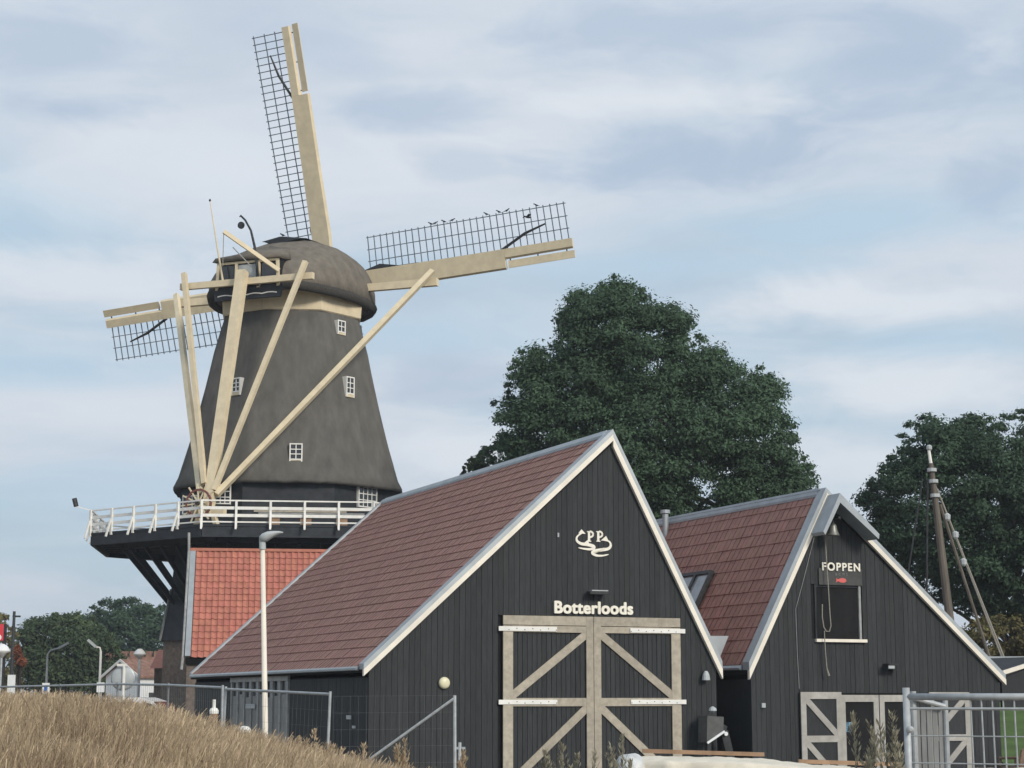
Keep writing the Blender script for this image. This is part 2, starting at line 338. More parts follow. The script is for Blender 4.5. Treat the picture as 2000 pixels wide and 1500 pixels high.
# ------------------------------------------------------------------ roof tiles
def tile_mesh(w, l, lift, prof, mat):
    n = len(prof); mb = MB(); vs = []
    for k, (fx, z) in enumerate(prof): vs.append((fx * w, -0.02, z))
    for k, (fx, z) in enumerate(prof): vs.append((fx * w, l + 0.05, z + lift))
    for k, (fx, z) in enumerate(prof): vs.append((fx * w, l + 0.045, z + lift - 0.032))
    fs = []
    for r in (0, 1):
        for k in range(n - 1): fs.append((r * n + k, r * n + k + 1, (r + 1) * n + k + 1, (r + 1) * n + k))
    me = bpy.data.meshes.new('roof_tile'); me.from_pydata(vs, [], fs); me.materials.append(MATS[mat]); me.update(); return me
FLAT = [(0.0, 0.009), (0.10, 0.003), (0.5, 0.0), (0.9, 0.002), (1.0, 0.001)]
PAN = [(0.0, 0.04), (0.14, 0.06), (0.32, 0.038), (0.6, 0.0), (0.99, 0.012)]
def tile_plane(part, P0, A, Bv, nA, nB, pA, pB, me, score, limit=300):
    """P0: corner on the ridge; A along the ridge, Bv down the slope (unit vectors in the thing's frame)."""
    Nn = A.cross(Bv); Nn = Nn if Nn.z > 0 or abs(Nn.z) < 1e-6 else -Nn
    mats = []
    for j in range(nB):
        off = 0.5 * pA * (j % 2) * 0
        for i in range(nA):
            p = P0 + A * (i * pA + off + random.uniform(-.0026, .0026)) + Bv * (j * pB) + Nn * random.uniform(0, 0.006)
            B2 = (Bv + Nn * random.uniform(-.006, .012)).normalized()
            M = Matrix((A, B2, Nn)).transposed().to_4x4(); M.translation = p; mats.append((score(i, j, p), M))
    mats.sort(key=lambda q: q[0])
    for s_, M in mats[:limit]: inst('roof_tile', me, part, M)
    rest = mats[limit:]
    if rest:
        tv = np.array([v.co[:] + (1,) for v in me.vertices]); tf = np.array([p.vertices[:] for p in me.polygons])
        V = np.concatenate([(tv @ np.array(M).T)[:, :3] for _, M in rest]); Q = np.concatenate([tf + len(tv) * k for k in range(len(rest))])
        np_mesh('roof_tiles', V, Q, me.materials[0].name, part, kind='stuff')

# ------------------------------------------------------------------ the two sheds (one frame: x along the gables, y back along the ridges)
O = at_y(1158, 1290, 44); O.z = 0.0
BF = Frame(O, 22.5)
def fp(px, py, t=0.0): v = BF.px(px, py, t); return v.x, v.z
def clip_gable(s0, s1, z0, L, A, R):
    """outline of a plank s0..s1 under the rakes L-A-R"""
    def top(s):
        return L[1] + (A[1] - L[1]) * (s - L[0]) / (A[0] - L[0]) if s <= A[0] else A[1] + (R[1] - A[1]) * (s - A[0]) / (R[0] - A[0])
    pts = [(s0, z0), (s1, z0), (s1, top(s1))]
    if s0 < A[0] < s1: pts.append(A)
    pts.append((s0, top(s0))); return pts
fxy = lambda a, b, t: (a, t, b)
def fbox(s0, s1, z0, z1, t0, t1): return MB().box((s0, t0, z0), (s1, t1, z1))
def fbeam(p0, p1, w, t0, t1):
    p0 = Vector((p0[0], 0, p0[1])); p1 = Vector((p1[0], 0, p1[1])); d = (p1 - p0).normalized(); n = Vector((-d.z, 0, d.x)) * w / 2
    return MB().prism([(q.x, q.z) for q in (p0 - n, p1 - n, p1 + n, p0 + n)], fxy, t0, t1)
def shed(root, L, A, R, wl, wr, length, holes, tile_sides, pw=0.135):
    vl = lambda e, d: d * sqrt(1 + ((A[1] - e[1]) / (A[0] - e[0])) ** 2)
    dL, dR = vl(L, 1), vl(R, 1)
    drop = 0.17
    Lw = (L[0], L[1] - drop * dL); Rw = (R[0], R[1] - drop * dR); Aw = (A[0], A[1] - drop * max(dL, dR) * 0.95)
    # gable wall: dark backing with each plank on it
    back = clip_gable(wl + .02, wr - .02, 0.0, Lw, Aw, Rw)
    g = MB().prism(back, fxy, 0.03, 0.10).build('gable_wall', 'dark_void', root)
    n = int((wr - wl) / pw); pw = (wr - wl) / n
    for i in range(n):
        a = wl + i * pw; b = a + pw - 0.008; pr = random.uniform(0, .010)
        spans = [(0.08, None)]
        for (h0, h1, z0, z1) in sorted(holes, key=lambda h: h[2]):
            if b > h0 + .01 and a < h1 - .01:
                lo_, _ = spans.pop()
                if z0 > lo_ + .2: spans.append((lo_, z0))
                spans.append((z1, None))
        for z0, z1 in spans:
            if z1 is None: poly = clip_gable(a, b, z0, Lw, Aw, Rw)
            else: poly = [(a, z0), (b, z0), (b, z1), (a, z1)]
            MB().prism(poly, fxy, -0.022 - pr, 0.028).build('plank', 'black_wood', g)
    gb = MB().prism(back, fxy, length - .08, length - .02).build('rear_gable_wall', 'black_wood', root)
    # side walls
    for s, e, sg in ((wl, Lw, 1), (wr, Rw, -1)):
        top = e[1] - 0.02 if sg == 1 else min(e[1] - .02, 3.05)
        w = MB().box((min(s + sg * .03, s + sg * .1), 0.12, 0), (max(s + sg * .03, s + sg * .1), length - .1, top)).build('side_wall', 'dark_void', root)
        if sg == 1 and s < -3:
            k = int((length - .1) / 0.165)
            for i in range(k):
                t0 = 0.03 + i * (length - .1) / k; t1 = t0 + (length - .1) / k - .012
                if t1 > SD0 and t0 < SD1: continue
                MB().box((s - .02 - random.uniform(0, .008), t0, .08), (s + .028, t1, top - .03)).build('plank', 'black_wood', w)
        else:
            MB().box((min(s, s + sg * .025), 0.03, .08), (max(s, s + sg * .025), length - .1, top)).build('cladding', 'black_wood', w)
    # roof slab
    th = 0.05
    poly = [(L[0] + .02, L[1] - th * dL), (A[0], A[1] - th * max(dL, dR)), (R[0] - .02, R[1] - th * dR), (R[0] - .02, R[1] - .13 * dR), (A[0], A[1] - .16 * max(dL, dR)), (L[0] + .02, L[1] - .13 * dL)]
    roof = MB().prism(poly, fxy, -0.02, length + .02).build('roof', 'dark_void', root)
    for e, d, on_ in ((L, dL, tile_sides[0]), (R, dR, tile_sides[1])):
        Av = Vector((A[0], 0, A[1])); Ev = Vector((e[0], 0, e[1])); Bv = (Ev - Av).normalized(); ln = (Ev - Av).length
        nB = round((ln - .02) / 0.345); pB = (ln - .02) / nB; nA = int((length - 0.1) / 0.25)
        nrm = Vector((0, 1, 0)).cross(Bv); nrm = nrm if nrm.z > 0 else -nrm
        P0 = Av + Bv * 0.0 - nrm * 0.045 + Vector((0, 0.10, 0))
        tile_plane(roof, P0, Vector((0, 1, 0)), Bv, nA, nB, 0.25, pB, tile_flat, lambda i, j, p: p.y + (0 if on_ == 1 else 0), 300 if on_ == 1 else 0)
        # zinc verge on both gables, cream board under it on the front
        for (t0, t1) in ((-0.13, 0.20), (length - .15, length + .10)):
            pv = [(A[0], A[1] + .03), (e[0], e[1] + .03), (e[0], e[1] - .075 * d), (A[0], A[1] - .075 * d)]
            MB().prism(pv, fxy, t0, t1).build('verge_trim', 'zinc', roof)
        pv = [(A[0], A[1] - .0755 * d), (e[0], e[1] - .0755 * d), (e[0], e[1] - .185 * d), (A[0], A[1] - .185 * d)]
        MB().prism(pv, fxy, -0.145, -0.045).build('rake_board', 'cream_trim', roof)
        # gutter
        sg = -1 if e is L else 1
        gm = MB().prism([(e[0] + sg * .01, e[1] - .02 * d), (e[0] + sg * .08, e[1] - .05 * d), (e[0] + sg * .08, e[1] - .045 - .05 * d), (e[0] + sg * .01, e[1] - .06 - .05 * d)], fxy, 0.21, length - .16)
        gm.build('gutter', 'zinc', roof)
    sL = (A[1] - L[1]) / (A[0] - L[0]); sR = (A[1] - R[1]) / (A[0] - R[0])
    cw = 0.17
    rc = [(A[0] - cw / dL, A[1] + .035 - sL * cw / dL), (A[0], A[1] + .05), (A[0] + cw / dR, A[1] + .035 + sR * cw / dR), (A[0] + cw / dR, A[1] - .03 + sR * cw / dR), (A[0], A[1] - .015), (A[0] - cw / dL, A[1] - .03 - sL * cw / dL)]
    MB().prism(rc, fxy, 0.21, length - .16).build('ridge_cap', 'zinc', roof)
    return g, roof
tile_flat = tile_mesh(0.25, 0.345, 0.02, FLAT, 'tile_brown')
tile_pan = tile_mesh(0.245, 0.30, 0.045, PAN, 'tile_orange')

# slatted opening in the long wall of the big shed
SD0, SD1 = 6.45, 12.5
def big_shed():
    root = thing('shed', 'large black boarded timber shed with brown tiled roof and tall braced double doors', 'shed', O, BF.a)
    A = (0.52, 8.66); L = (-5.71, 3.02); R = (3.40, 3.14)
    door = (-2.34, 2.31, 0.0, 4.19)
    g, roof = shed(root, L, A, R, -5.55, 3.28, 17.2, [door], (1, 2))
    # two door leaves
    for sg in (-1, 1):
        x = lambda s: s if sg == -1 else -s - 0.03
        def bx(name, s0, s1, z0, z1, t0, t1, mat='oak_grey', par=None):
            a, b = sorted((x(s0), x(s1))); return fbox(a, b, z0, z1, t0, t1).build(name, mat, par)
        leaf = bx('door', -2.32, -0.02, 0.08, 4.18, -0.02, 0.025, 'dark_void', root); leaf['label'] = 'tall plank door leaf with pale diagonal bracing'
        k = 15
        for i in range(k):
            a = -2.06 + i * 1.84 / k
            bx('plank', a, a + 1.84 / k - .012, 0.1, 3.82, -0.035 - random.uniform(0, .006), -0.021, 'black_wood', leaf)
        bx('frame_board', -2.32, -2.075, 0.08, 3.945, -0.085, -0.045, par=leaf)
        bx('frame_board', -0.205, -0.022, 0.08, 4.18, -0.087, -0.045, par=leaf)
        bx('frame_board', -2.32, -0.207, 3.965, 4.18, -0.085, -0.045, par=leaf)
        bx('frame_board', -2.073, -0.207, 3.80, 3.95, -0.083, -0.045, par=leaf)
        bx('frame_board', -2.073, -0.207, 2.095, 2.285, -0.083, -0.045, par=leaf)
        bx('frame_board', -2.073, -0.207, 0.12, 0.34, -0.083, -0.045, par=leaf)
        for z0, z1 in ((2.29, 3.795), (0.345, 2.09)):
            p0 = (x(-2.14), z0 + .01); p1 = (x(-0.14), z1 + .02); fbeam(p0, p1, 0.185, -0.078, -0.047).build('brace', 'oak_grey', leaf)
        for zc in (3.87, 2.19, 0.25):
            bx('hinge_strap', -2.44, -0.97, zc - .05, zc + .055, -0.11, -0.0855, 'white_paint', leaf)
            for q in range(7): bx('bolt', -2.2 + q * .2, -2.18 + q * .2, zc - .02 + .03 * (q % 2) - .01, zc + .03 * (q % 2) - .01, -0.116, -0.11, 'iron', leaf)
    # lettering
    me = text_mesh('Botterloods', 0.345, 0.02, 0.0, 'letter', 1.06, .016)
    xs = [v.co.x for v in me.vertices]; k = 2.06 / (max(xs) - min(xs)); s0, z0 = fp(1080, 1197)
    o = link('lettering', me, root); o.matrix_local = Matrix.Translation((s0 + 1.03 - k * (max(xs) + min(xs)) / 2, -0.06, z0)) @ Matrix.Rotation(pi / 2, 4, 'X') @ Matrix.Diagonal((k, k * 0.98, 1, 1))
    # emblem: PP between two curling fish
    em = MB()
    for px in (1145, 1163):
        s, z = fp(px, 1058); hgt = 0.245
        em.box((s + .022, -.055, z), (s + .080, -.035, z + hgt)); em.box((s, -.0552, z - .003), (s + .105, -.0352, z + .022)); em.box((s, -.0554, z + hgt - .02), (s + .09, -.0354, z + hgt + .004))
        arc = [(s + .075 + .085 * sin(a), z + hgt * .72 + .068 * cos(a)) for a in np.linspace(0, pi, 9)]
        for a, b in zip(arc[:-1], arc[1:]): em.beam((a[0], -.045, a[1]), (b[0], -.045, b[1]), 0.02, 0.045, up=(0, 0, 1))
    def stroke(pts, ws):
        P = [fp(*p) for p in pts]; V = []; 
        for i in range(len(P)):
            d = Vector((P[min(i + 1, len(P) - 1)][0] - P[max(i - 1, 0)][0], P[min(i + 1, len(P) - 1)][1] - P[max(i - 1, 0)][1])).normalized(); nn = Vector((-d.y, d.x)) * ws[i] / 2
            V.append((Vector(P[i]) - nn, Vector(P[i]) + nn))
        em.prism([tuple(a) for a, b in V] + [tuple(b) for a, b in reversed(V)], fxy, -.054, -.036)
    def spl(ctrl, k=6):
        out = []
        for i in range(len(ctrl) - 1):
            p0 = ctrl[max(i - 1, 0)]; p1 = ctrl[i]; p2 = ctrl[i + 1]; p3 = ctrl[min(i + 2, len(ctrl) - 1)]
            for q in range(k):
                t = q / k; out.append(tuple(0.5 * (2 * b + (c - a) * t + (2 * a - 5 * b + 4 * c - d) * t * t + (3 * b - a - 3 * c + d) * t ** 3) for a, b, c, d in zip(p0, p1, p2, p3)))
        return out + [ctrl[-1]]
    c1 = spl([(1135, 1041), (1126, 1048), (1125, 1056), (1133, 1062), (1146, 1064), (1157, 1067), (1158, 1071), (1150, 1073), (1138, 1072), (1128, 1070)])
    w = [0.035 + 0.055 * max(0, sin(pi * i / (len(c1) - 1)) - .25) for i in range(len(c1))]; w[-3:] = [.025, .02, .012]; stroke(c1, w)
    c2 = spl([(1178, 1055), (1188, 1058), (1191, 1066), (1186, 1072), (1175, 1074), (1162, 1076), (1155, 1080), (1163, 1085), (1175, 1085.5), (1187, 1083)])
    stroke(c2, w)
    for tri in ([(1128, 1042), (1134, 1034), (1142, 1043)], [(1172, 1056), (1182, 1047), (1187, 1057)], [(1140, 1060), (1146, 1055), (1150, 1064)], [(1170, 1073), (1178, 1070), (1182, 1074)]):
        em.prism([fp(*p) for p in tri], fxy, -.053, -.037)
    em.build('emblem', 'letter', root)
    # fittings on the gable
    s, z = fp(1160, 1160); lamp = fbox(s - .24, s + .24, z - .02, z + .05, -0.32, -0.10).build('floodlight', 'iron', root)
    fbox(s - .2, s + .22, z + .051, z + .075, -0.33, -0.11).build('visor', 'galvanised', lamp); fbox(s - .03, s + .03, z - .07, z + .03, -0.10, -0.036).build('bracket', 'iron', lamp)
    s, z = fp(866, 1334); b = MB().lathe([(0.135, 0), (0.135, .04), (0.12, .075), (0.07, .1), (0.01, .105)], (s, -0.03, z), 20, (0, -1, 0)).build('bulkhead_lamp', 'lamp_glass', root, smooth=True)
    MB().lathe([(0.15, 0), (0.15, .02), (.137, .022)], (s, -.034, z), 20, (0, -1, 0)).build('rim', 'iron', b)
    s, z = fp(1089, 1045); fbox(s - .02, s + .02, z - .05, z + .05, -.05, -.036).build('vent_tag', 'galvanised', root)
    s, z = fp(1387, 1322); hk = MB().lathe([(.10, 0), (.085, .12), (.05, .2), (.02, .22)], (s - .2, -0.16, z - .08), 12).build('wall_light', 'sign_grey', root)
    MB().beam((s - .2, -.16, z + .1), (s - .2, -.03, z + .12), .03, .03).build('bracket', 'iron', hk)
    # slatted glazed opening in the long wall
    sw = MB().box((-5.54, SD0 + .05, 0.1), (-5.50, SD1 - .05, 2.86)).build('slatted_doors', 'glass', root); sw['label'] = 'grey slatted sliding doors in the long wall'
    n = 8
    for i in range(n + 1):
        t = SD0 + .08 + i * (SD1 - SD0 - .16) / n; MB().box((-5.60, t - .07, .1), (-5.542, t + .07, 2.72)).build('slat', 'slat_grey', sw)
    for i in range(n):
        t0 = SD0 + .17 + i * (SD1 - SD0 - .16) / n; t1 = SD0 - .01 + (i + 1) * (SD1 - SD0 - .16) / n
        MB().box((-5.57, t0, .1), (-5.545, t1, 2.38 - .04 * (i % 3))).build('panel', 'pane_reflection', sw)  # grey sheet over the lower glass, its sky reflection painted as colour
    MB().box((-5.62, SD0, 2.72), (-5.545, SD1, 2.90)).build('lintel', 'slat_grey', sw)
    v = BF.pxx(490, 1380, -5.6); MB().box((-5.625, v.y - .5, v.z - .05), (-5.603, v.y + .5, v.z + .07)).build('plate', 'sign_grey', sw)
    for px, py, a, b in ((682, 1401, .17, .045), (692, 1420, .12, .03)):
        v = BF.pxx(px, py, -5.58); MB().box((-5.60, v.y - a, v.z - b), (-5.582, v.y + a, v.z + b)).build('plate', 'sign_grey', root)
material('pane_reflection', (0.22, 0.225, 0.22), 0.5, 0.12, 3, rnd=0.08)
big_shed()

def small_shed():
    root = thing('shed', 'smaller black boarded shed with hanging bell, salmon sign and grey barn doors', 'shed', BF.w(8, 0, 0), BF.a)
    root.location = O; XF[root.name] = (Matrix.Translation(O) @ Matrix.Rotation(BF.a, 4, 'Z')).inverted()
    A = (6.47, 7.5); L = (4.14, 3.12); R = (11.73, 2.86)
    win = (6.12, 7.46, 3.74, 5.10); dr = (6.76, 9.10, 0.0, 2.40)
    g, roof = shed(root, L, A, R, 4.24, 11.58, 17.0, [win, dr], (1, 2))
    # loft window
    w = fbox(6.10, 7.48, 3.72, 5.12, 0.105, 0.13).build('window', 'glass', root)
    fbox(7.40, 7.462, 3.74, 5.1, -.03, .1).build('frame', 'slat_grey', w); fbox(6.12, 6.17, 3.74, 5.1, -.01, .1).build('frame', 'black_paint', w); fbox(6.172, 7.398, 5.03, 5.1, -.01, .1).build('frame', 'black_paint', w)
    fbox(6.08, 7.56, 3.66, 3.735, -.12, .1).build('sill', 'cream_trim', w)
    # sign
    a, z0 = fp(1597, 1142); b, z1 = fp(1680, 1112); sg = fbox(a, b, z0, z1, -.07, -.037).build('sign_board', 'plaque', root)
    me = text_mesh('FOPPEN', 0.3, 0.012, 0.0, 'letter', 1.2, .010); xs = [v.co.x for v in me.vertices]; s0, zt = fp(1602, 1114); s1, _ = fp(1676, 1114); k = (s1 - s0) / (max(xs) - min(xs))
    o = link('lettering', me, sg); o.matrix_local = Matrix.Translation(((s0 + s1) / 2 - k * (max(xs) + min(xs)) / 2, -0.085, zt)) @ Matrix.Rotation(pi / 2, 4, 'X') @ Matrix.Diagonal((k, k * 1.0, 1, 1))
    me = text_mesh('& C M S', 0.09, 0.004, 0.0, 'letter_dim', 1.2); s0, zt = fp(1640, 1124.5)
    o = link('lettering', me, sg); o.matrix_local = Matrix.Translation((s0, -0.076, zt)) @ Matrix.Rotation(pi / 2, 4, 'X')
    cx, cz = fp(1642, 1134); pts = [(cx + .115 * cos(a), cz + .06 * sin(a)) for a in np.linspace(-2.5, 2.5, 15)] + [(cx - .13, cz + .02), (cx - .20, cz + .06), (cx - .175, cz), (cx - .20, cz - .06), (cx - .13, cz - .02)]
    MB().prism(pts, fxy, -.082, -.0705).build('fish_emblem', 'salmon', sg)
    # zinc hood over the bell
    P = lambda q, t: (q[0], t, q[1])
    hA = (A[0] + .03, A[1] - .17); slL = (A[1] - L[1]) / (A[0] - L[0]); slR = (R[1] - A[1]) / (R[0] - A[0])
    hL = (hA[0] - .52, hA[1] - .52 * slL); hR = (hA[0] + 1.12, hA[1] + 1.12 * slR)
    hood = MB().prism([hL, hA, hR, (hR[0] - .02, hR[1] - .13), (hA[0], hA[1] - .24), (hL[0] + .06, hL[1] - .08)], fxy, -0.72, -0.147).build('bell_hood', 'zinc', root)
    for s_ in (-1, 1): pass
    # bell with its rope
    cx, cz = fp(1627, 1046, -0.45)
    bell = MB().lathe([(.17, 0), (.158, .025), (.125, .10), (.105, .19), (.10, .24), (.065, .29), (.02, .30)], (cx, -.45, cz), 16).build('bell', 'bell_metal', root, smooth=True)
    MB().box((cx - .02, -.47, cz + .295), (cx + .02, -.43, cz + .42)).build('hanger', 'iron', bell)
    MB().beam((cx, -.78, cz + .42), (cx, -.04, cz + .42), .06, .06).build('bell_beam', 'black_paint', root)
    cu = [(1611, 1040), (1614, 1090), (1618, 1150), (1621, 1200), (1623, 1222), (1620, 1233), (1614, 1233), (1609, 1225), (1606, 1205), (1606, 1180)]
    pts = [Vector((*fp(*q, -.2),)) for q in cu]; MB().tube([(p.x, -.2, p.y) for p in pts], .014, 6).build('bell_rope', 'rope', root)
    cu = [(1610, 1232), (1612, 1270), (1615, 1305), (1619, 1320)]; pts = [Vector(fp(*q, -.2)) for q in cu]
    MB().tube([(p.x, -.2, p.y) for p in pts], [.012, .012, .014, .03], 6).build('bell_rope', 'rope', root)
    cu = [(1590, 1050), (1570, 1130), (1554, 1190), (1557, 1270), (1561, 1345)]; pts = [Vector(fp(*q, -.06)) for q in cu]
    MB().tube([(p.x, -.06, p.y) for p in pts], .007, 5).build('cable', 'slat_grey', root)
    # barn leaves folded back against the wall
    def leaf(s0, s1, z1, mirror):
        lf = fbox(s0, s1, .1, z1, -.10, -.06).build('barn_door', 'black_wood', root)
        f = .15; zm = fp(1600, 1443)[1]
        k = 6
        for a, b, c, d in ((s0, s0 + f, .1, z1), (s1 - f, s1, .1, z1), (s0 + f, s1 - f, z1 - .17, z1), (s0 + f, s1 - f, zm - .08, zm + .08), (s0 + f, s1 - f, .12, .28)):
            fbox(a, b, c, d, -.135, -.101).build('frame_board', 'grey_door', lf)
        for a, b in ((z1 - .17, zm + .08), (zm - .08, .28)):
            p0 = (s0 + f - .03, a + .03); p1 = (s1 - f + .03, b + .0)
            if mirror: p0, p1 = (p1[0], p0[1]), (p0[0], p1[1])
            fbeam(p0, p1, .15, -.131, -.1012).build('brace', 'grey_door', lf)
    leaf(5.57, 6.74, 2.43, False); leaf(9.34, 10.57, 2.43, True)
    # glazed inner doors
    for s0, s1 in ((6.78, 7.90), (7.93, 9.06)):
        d = fbox(s0 + .1, s1 - .1, .1, 2.3, .05, .07).build('glazed_door', 'glass', root)
        for a, b, c, e in ((s0, s0 + .14, .1, 2.36), (s1 - .15, s1, .1, 2.36), (s0 + .14, s1 - .15, 2.19, 2.36), (s0 + .14, s1 - .15, .1, .34)):
            fbox(a, b, c, e, -.02, .06).build('frame_board', 'grey_door', d)
        MB().tube([(s1 - .08 if s0 < 7 else s0 + .08, -.05, .95), (s1 - .08 if s0 < 7 else s0 + .08, -.05, 1.25)], .015, 6).build('door_handle', 'galvanised', d)
    a, z0 = fp(1651, 1432, .04); b, z1 = fp(1664, 1409, .04)
    ps = fbox(a, b, z0, z1, .035, .045).build('poster', 'sign_white', root); fbox(a + .02, b - .02, z0 + .03, z1 - .02, .03, .0349).build('poster_print', 'poster_sky', ps)
    MB().prism([(a + .05, z0 + .05), (b - .04, z0 + .05), (a + .1, z1 - .06)], fxy, .026, .0299).build('poster_print', 'iron', ps)
    # flood light, small fitting, flue, roof window
    s, z = fp(1730, 1303); fl = fbox(s - .16, s + .04, z - .05, z + .05, -.34, -.12).build('floodlight', 'iron', root); fbox(s - .15, s + .03, z - .04, z + .03, -.35, -.3405).build('lens', 'sign_grey', fl)
    fbox(s - .1, s + .2, z + .06, z + .085, -.3, -.036).build('bracket', 'iron', fl); fbox(s + .05, s + .22, z - .085, z - .065, -.25, -.036).build('bracket', 'iron', fl)
    s, z = fp(1488, 1378); fbox(s - .05, s + .05, z - .05, z + .06, -.10, -.036).build('door_fitting', 'sign_grey', root)
    # roof window on the steep slope, tilted open
    sl = Vector((L[0] - A[0], 0, L[1] - A[1])).normalized(); Av = Vector((A[0], 0, A[1])); nr = Vector((sl.z, 0, -sl.x)); nr = nr if nr.z > 0 else -nr
    rp = Frame(BF.w(A[0], 0, 0), 22.5)
    def on_slope(px, py):
        nw = BF.x * nr.x + Vector((0, 0, nr.z)); return BF.loc(on(px, py, BF.w(A[0], 0, A[1]), nw))
    c00 = on_slope(1340, 1126); c10 = on_slope(1391, 1124); bl = (on_slope(1372, 1180) - c10).length
    t0, t1 = c00.y, c10.y; t0, t1 = min(t0, t1), max(t0, t1); d0 = (c10 - Vector((A[0], c10.y, A[1]))).dot(sl); d1 = d0 + bl
    def sp(t, d, h): p = Av + sl * d + nr * h; return (p.x, t, p.z)
    rw = MB().loft([[sp(t0, d0, .03), sp(t1, d0, .03), sp(t1, d1, .03), sp(t0, d1, .03)], [sp(t0, d0, .08), sp(t1, d0, .08), sp(t1, d1, .08), sp(t0, d1, .08)]]).build('roof_window', 'glass_pale', roof)
    rw['label'] = 'pale roof window in the steep tiled slope'
    for a, b, c, e in ((t0 - .08, t0, d0 - .1, d1 + .1), (t1, t1 + .08, d0 - .1, d1 + .1), (t0, t1, d0 - .1, d0), (t0, t1, d1, d1 + .1), ((t0 + t1) / 2 - .06, (t0 + t1) / 2 + .06, d0, d1)):
        MB().loft([[sp(a, c, .02), sp(b, c, .02), sp(b, e, .02), sp(a, e, .02)], [sp(a, c, .13), sp(b, c, .13), sp(b, e, .13), sp(a, e, .13)]]).build('window_frame', 'iron', rw) if False else MB().loft([[sp(a, c, .02), sp(b, c, .02), sp(b, e, .02), sp(a, e, .02)], [sp(a, c, .13), sp(b, c, .13), sp(b, e, .13), sp(a, e, .13)]]).build('frame', 'iron', roof)
    q = on_slope(1300, 1040)
    fl = MB().tube([(q.x, q.y, q.z - .2), (q.x, q.y, q.z + .55)], .09, 12).build('flue', 'zinc', roof); MB().tube([(q.x, q.y, q.z + .56), (q.x, q.y, q.z + .66)], .14, 12).build('flue_cap', 'zinc', roof)
    # valley plate and link wall between the sheds
    P3 = [fp(1387, 1242, 1.0), fp(1423, 1242, 1.0), fp(1404, 1289, 1.0)]
    MB().prism([P3[0], P3[1], P3[2]], fxy, 1.0, 1.05).build('valley_plate', 'zinc', root)
    lw = MB().box((3.30, 3.0, 0), (4.22, 3.1, 3.1)).build('link_wall', 'dark_void', root)
    for i in range(5): MB().box((3.32 + i * .18, 2.96, .05), (3.32 + i * .18 + .165, 2.998, 3.05)).build('plank', 'black_wood', lw)
small_shed()

def annex():
    root = thing('canopy', 'low black boarded canopy with white rising roof edge beside the smaller shed', 'canopy', O, BF.a)
    a = fp(1958, 1318); b = (13.3, a[1] + (13.3 - a[0]) * .26)
    MB().prism([(a[0] + .01, a[1] - .10), b, (b[0], b[1] - .5), (b[0], 2.05), (a[0] + .01, 2.05)], fxy, .06, .14).build('fascia', 'black_wood', root)
    MB().prism([a, (b[0], b[1] + .0), (b[0], b[1] + .10), (a[0], a[1] + .10)], fxy, -.05, .05).build('edge_board', 'cream_trim', root)
    MB().prism([(a[0] + .02, a[1] + .02), (b[0], b[1] + .02), (b[0], b[1] + .08), (a[0] + .02, a[1] + .08)], fxy, .052, 3).build('roof', 'black_paint', root)
    for t in (.2, 2.7): MB().box((13.1, t, 0), (13.26, t + .16, 2.3)).build('post', 'black_wood', root)
    P0 = at_y(1925, 1282, 62); P1 = at_y(2140, 1281, 62)
    r2 = thing('flat_building', 'long low dark building with pale flat roof edge behind the sheds', 'building', (P0.x, 62, 0))
    wb(MB().box((P0.x - 3, 62, 0), (P1.x, 66, P0.z - .12)), 'wall', 'black_wood', r2); wb(MB().box((P0.x - 3.1, 61.9, P0.z - .119), (P1.x + .1, 66.1, P0.z)), 'roof_edge', 'zinc', r2)
annex()

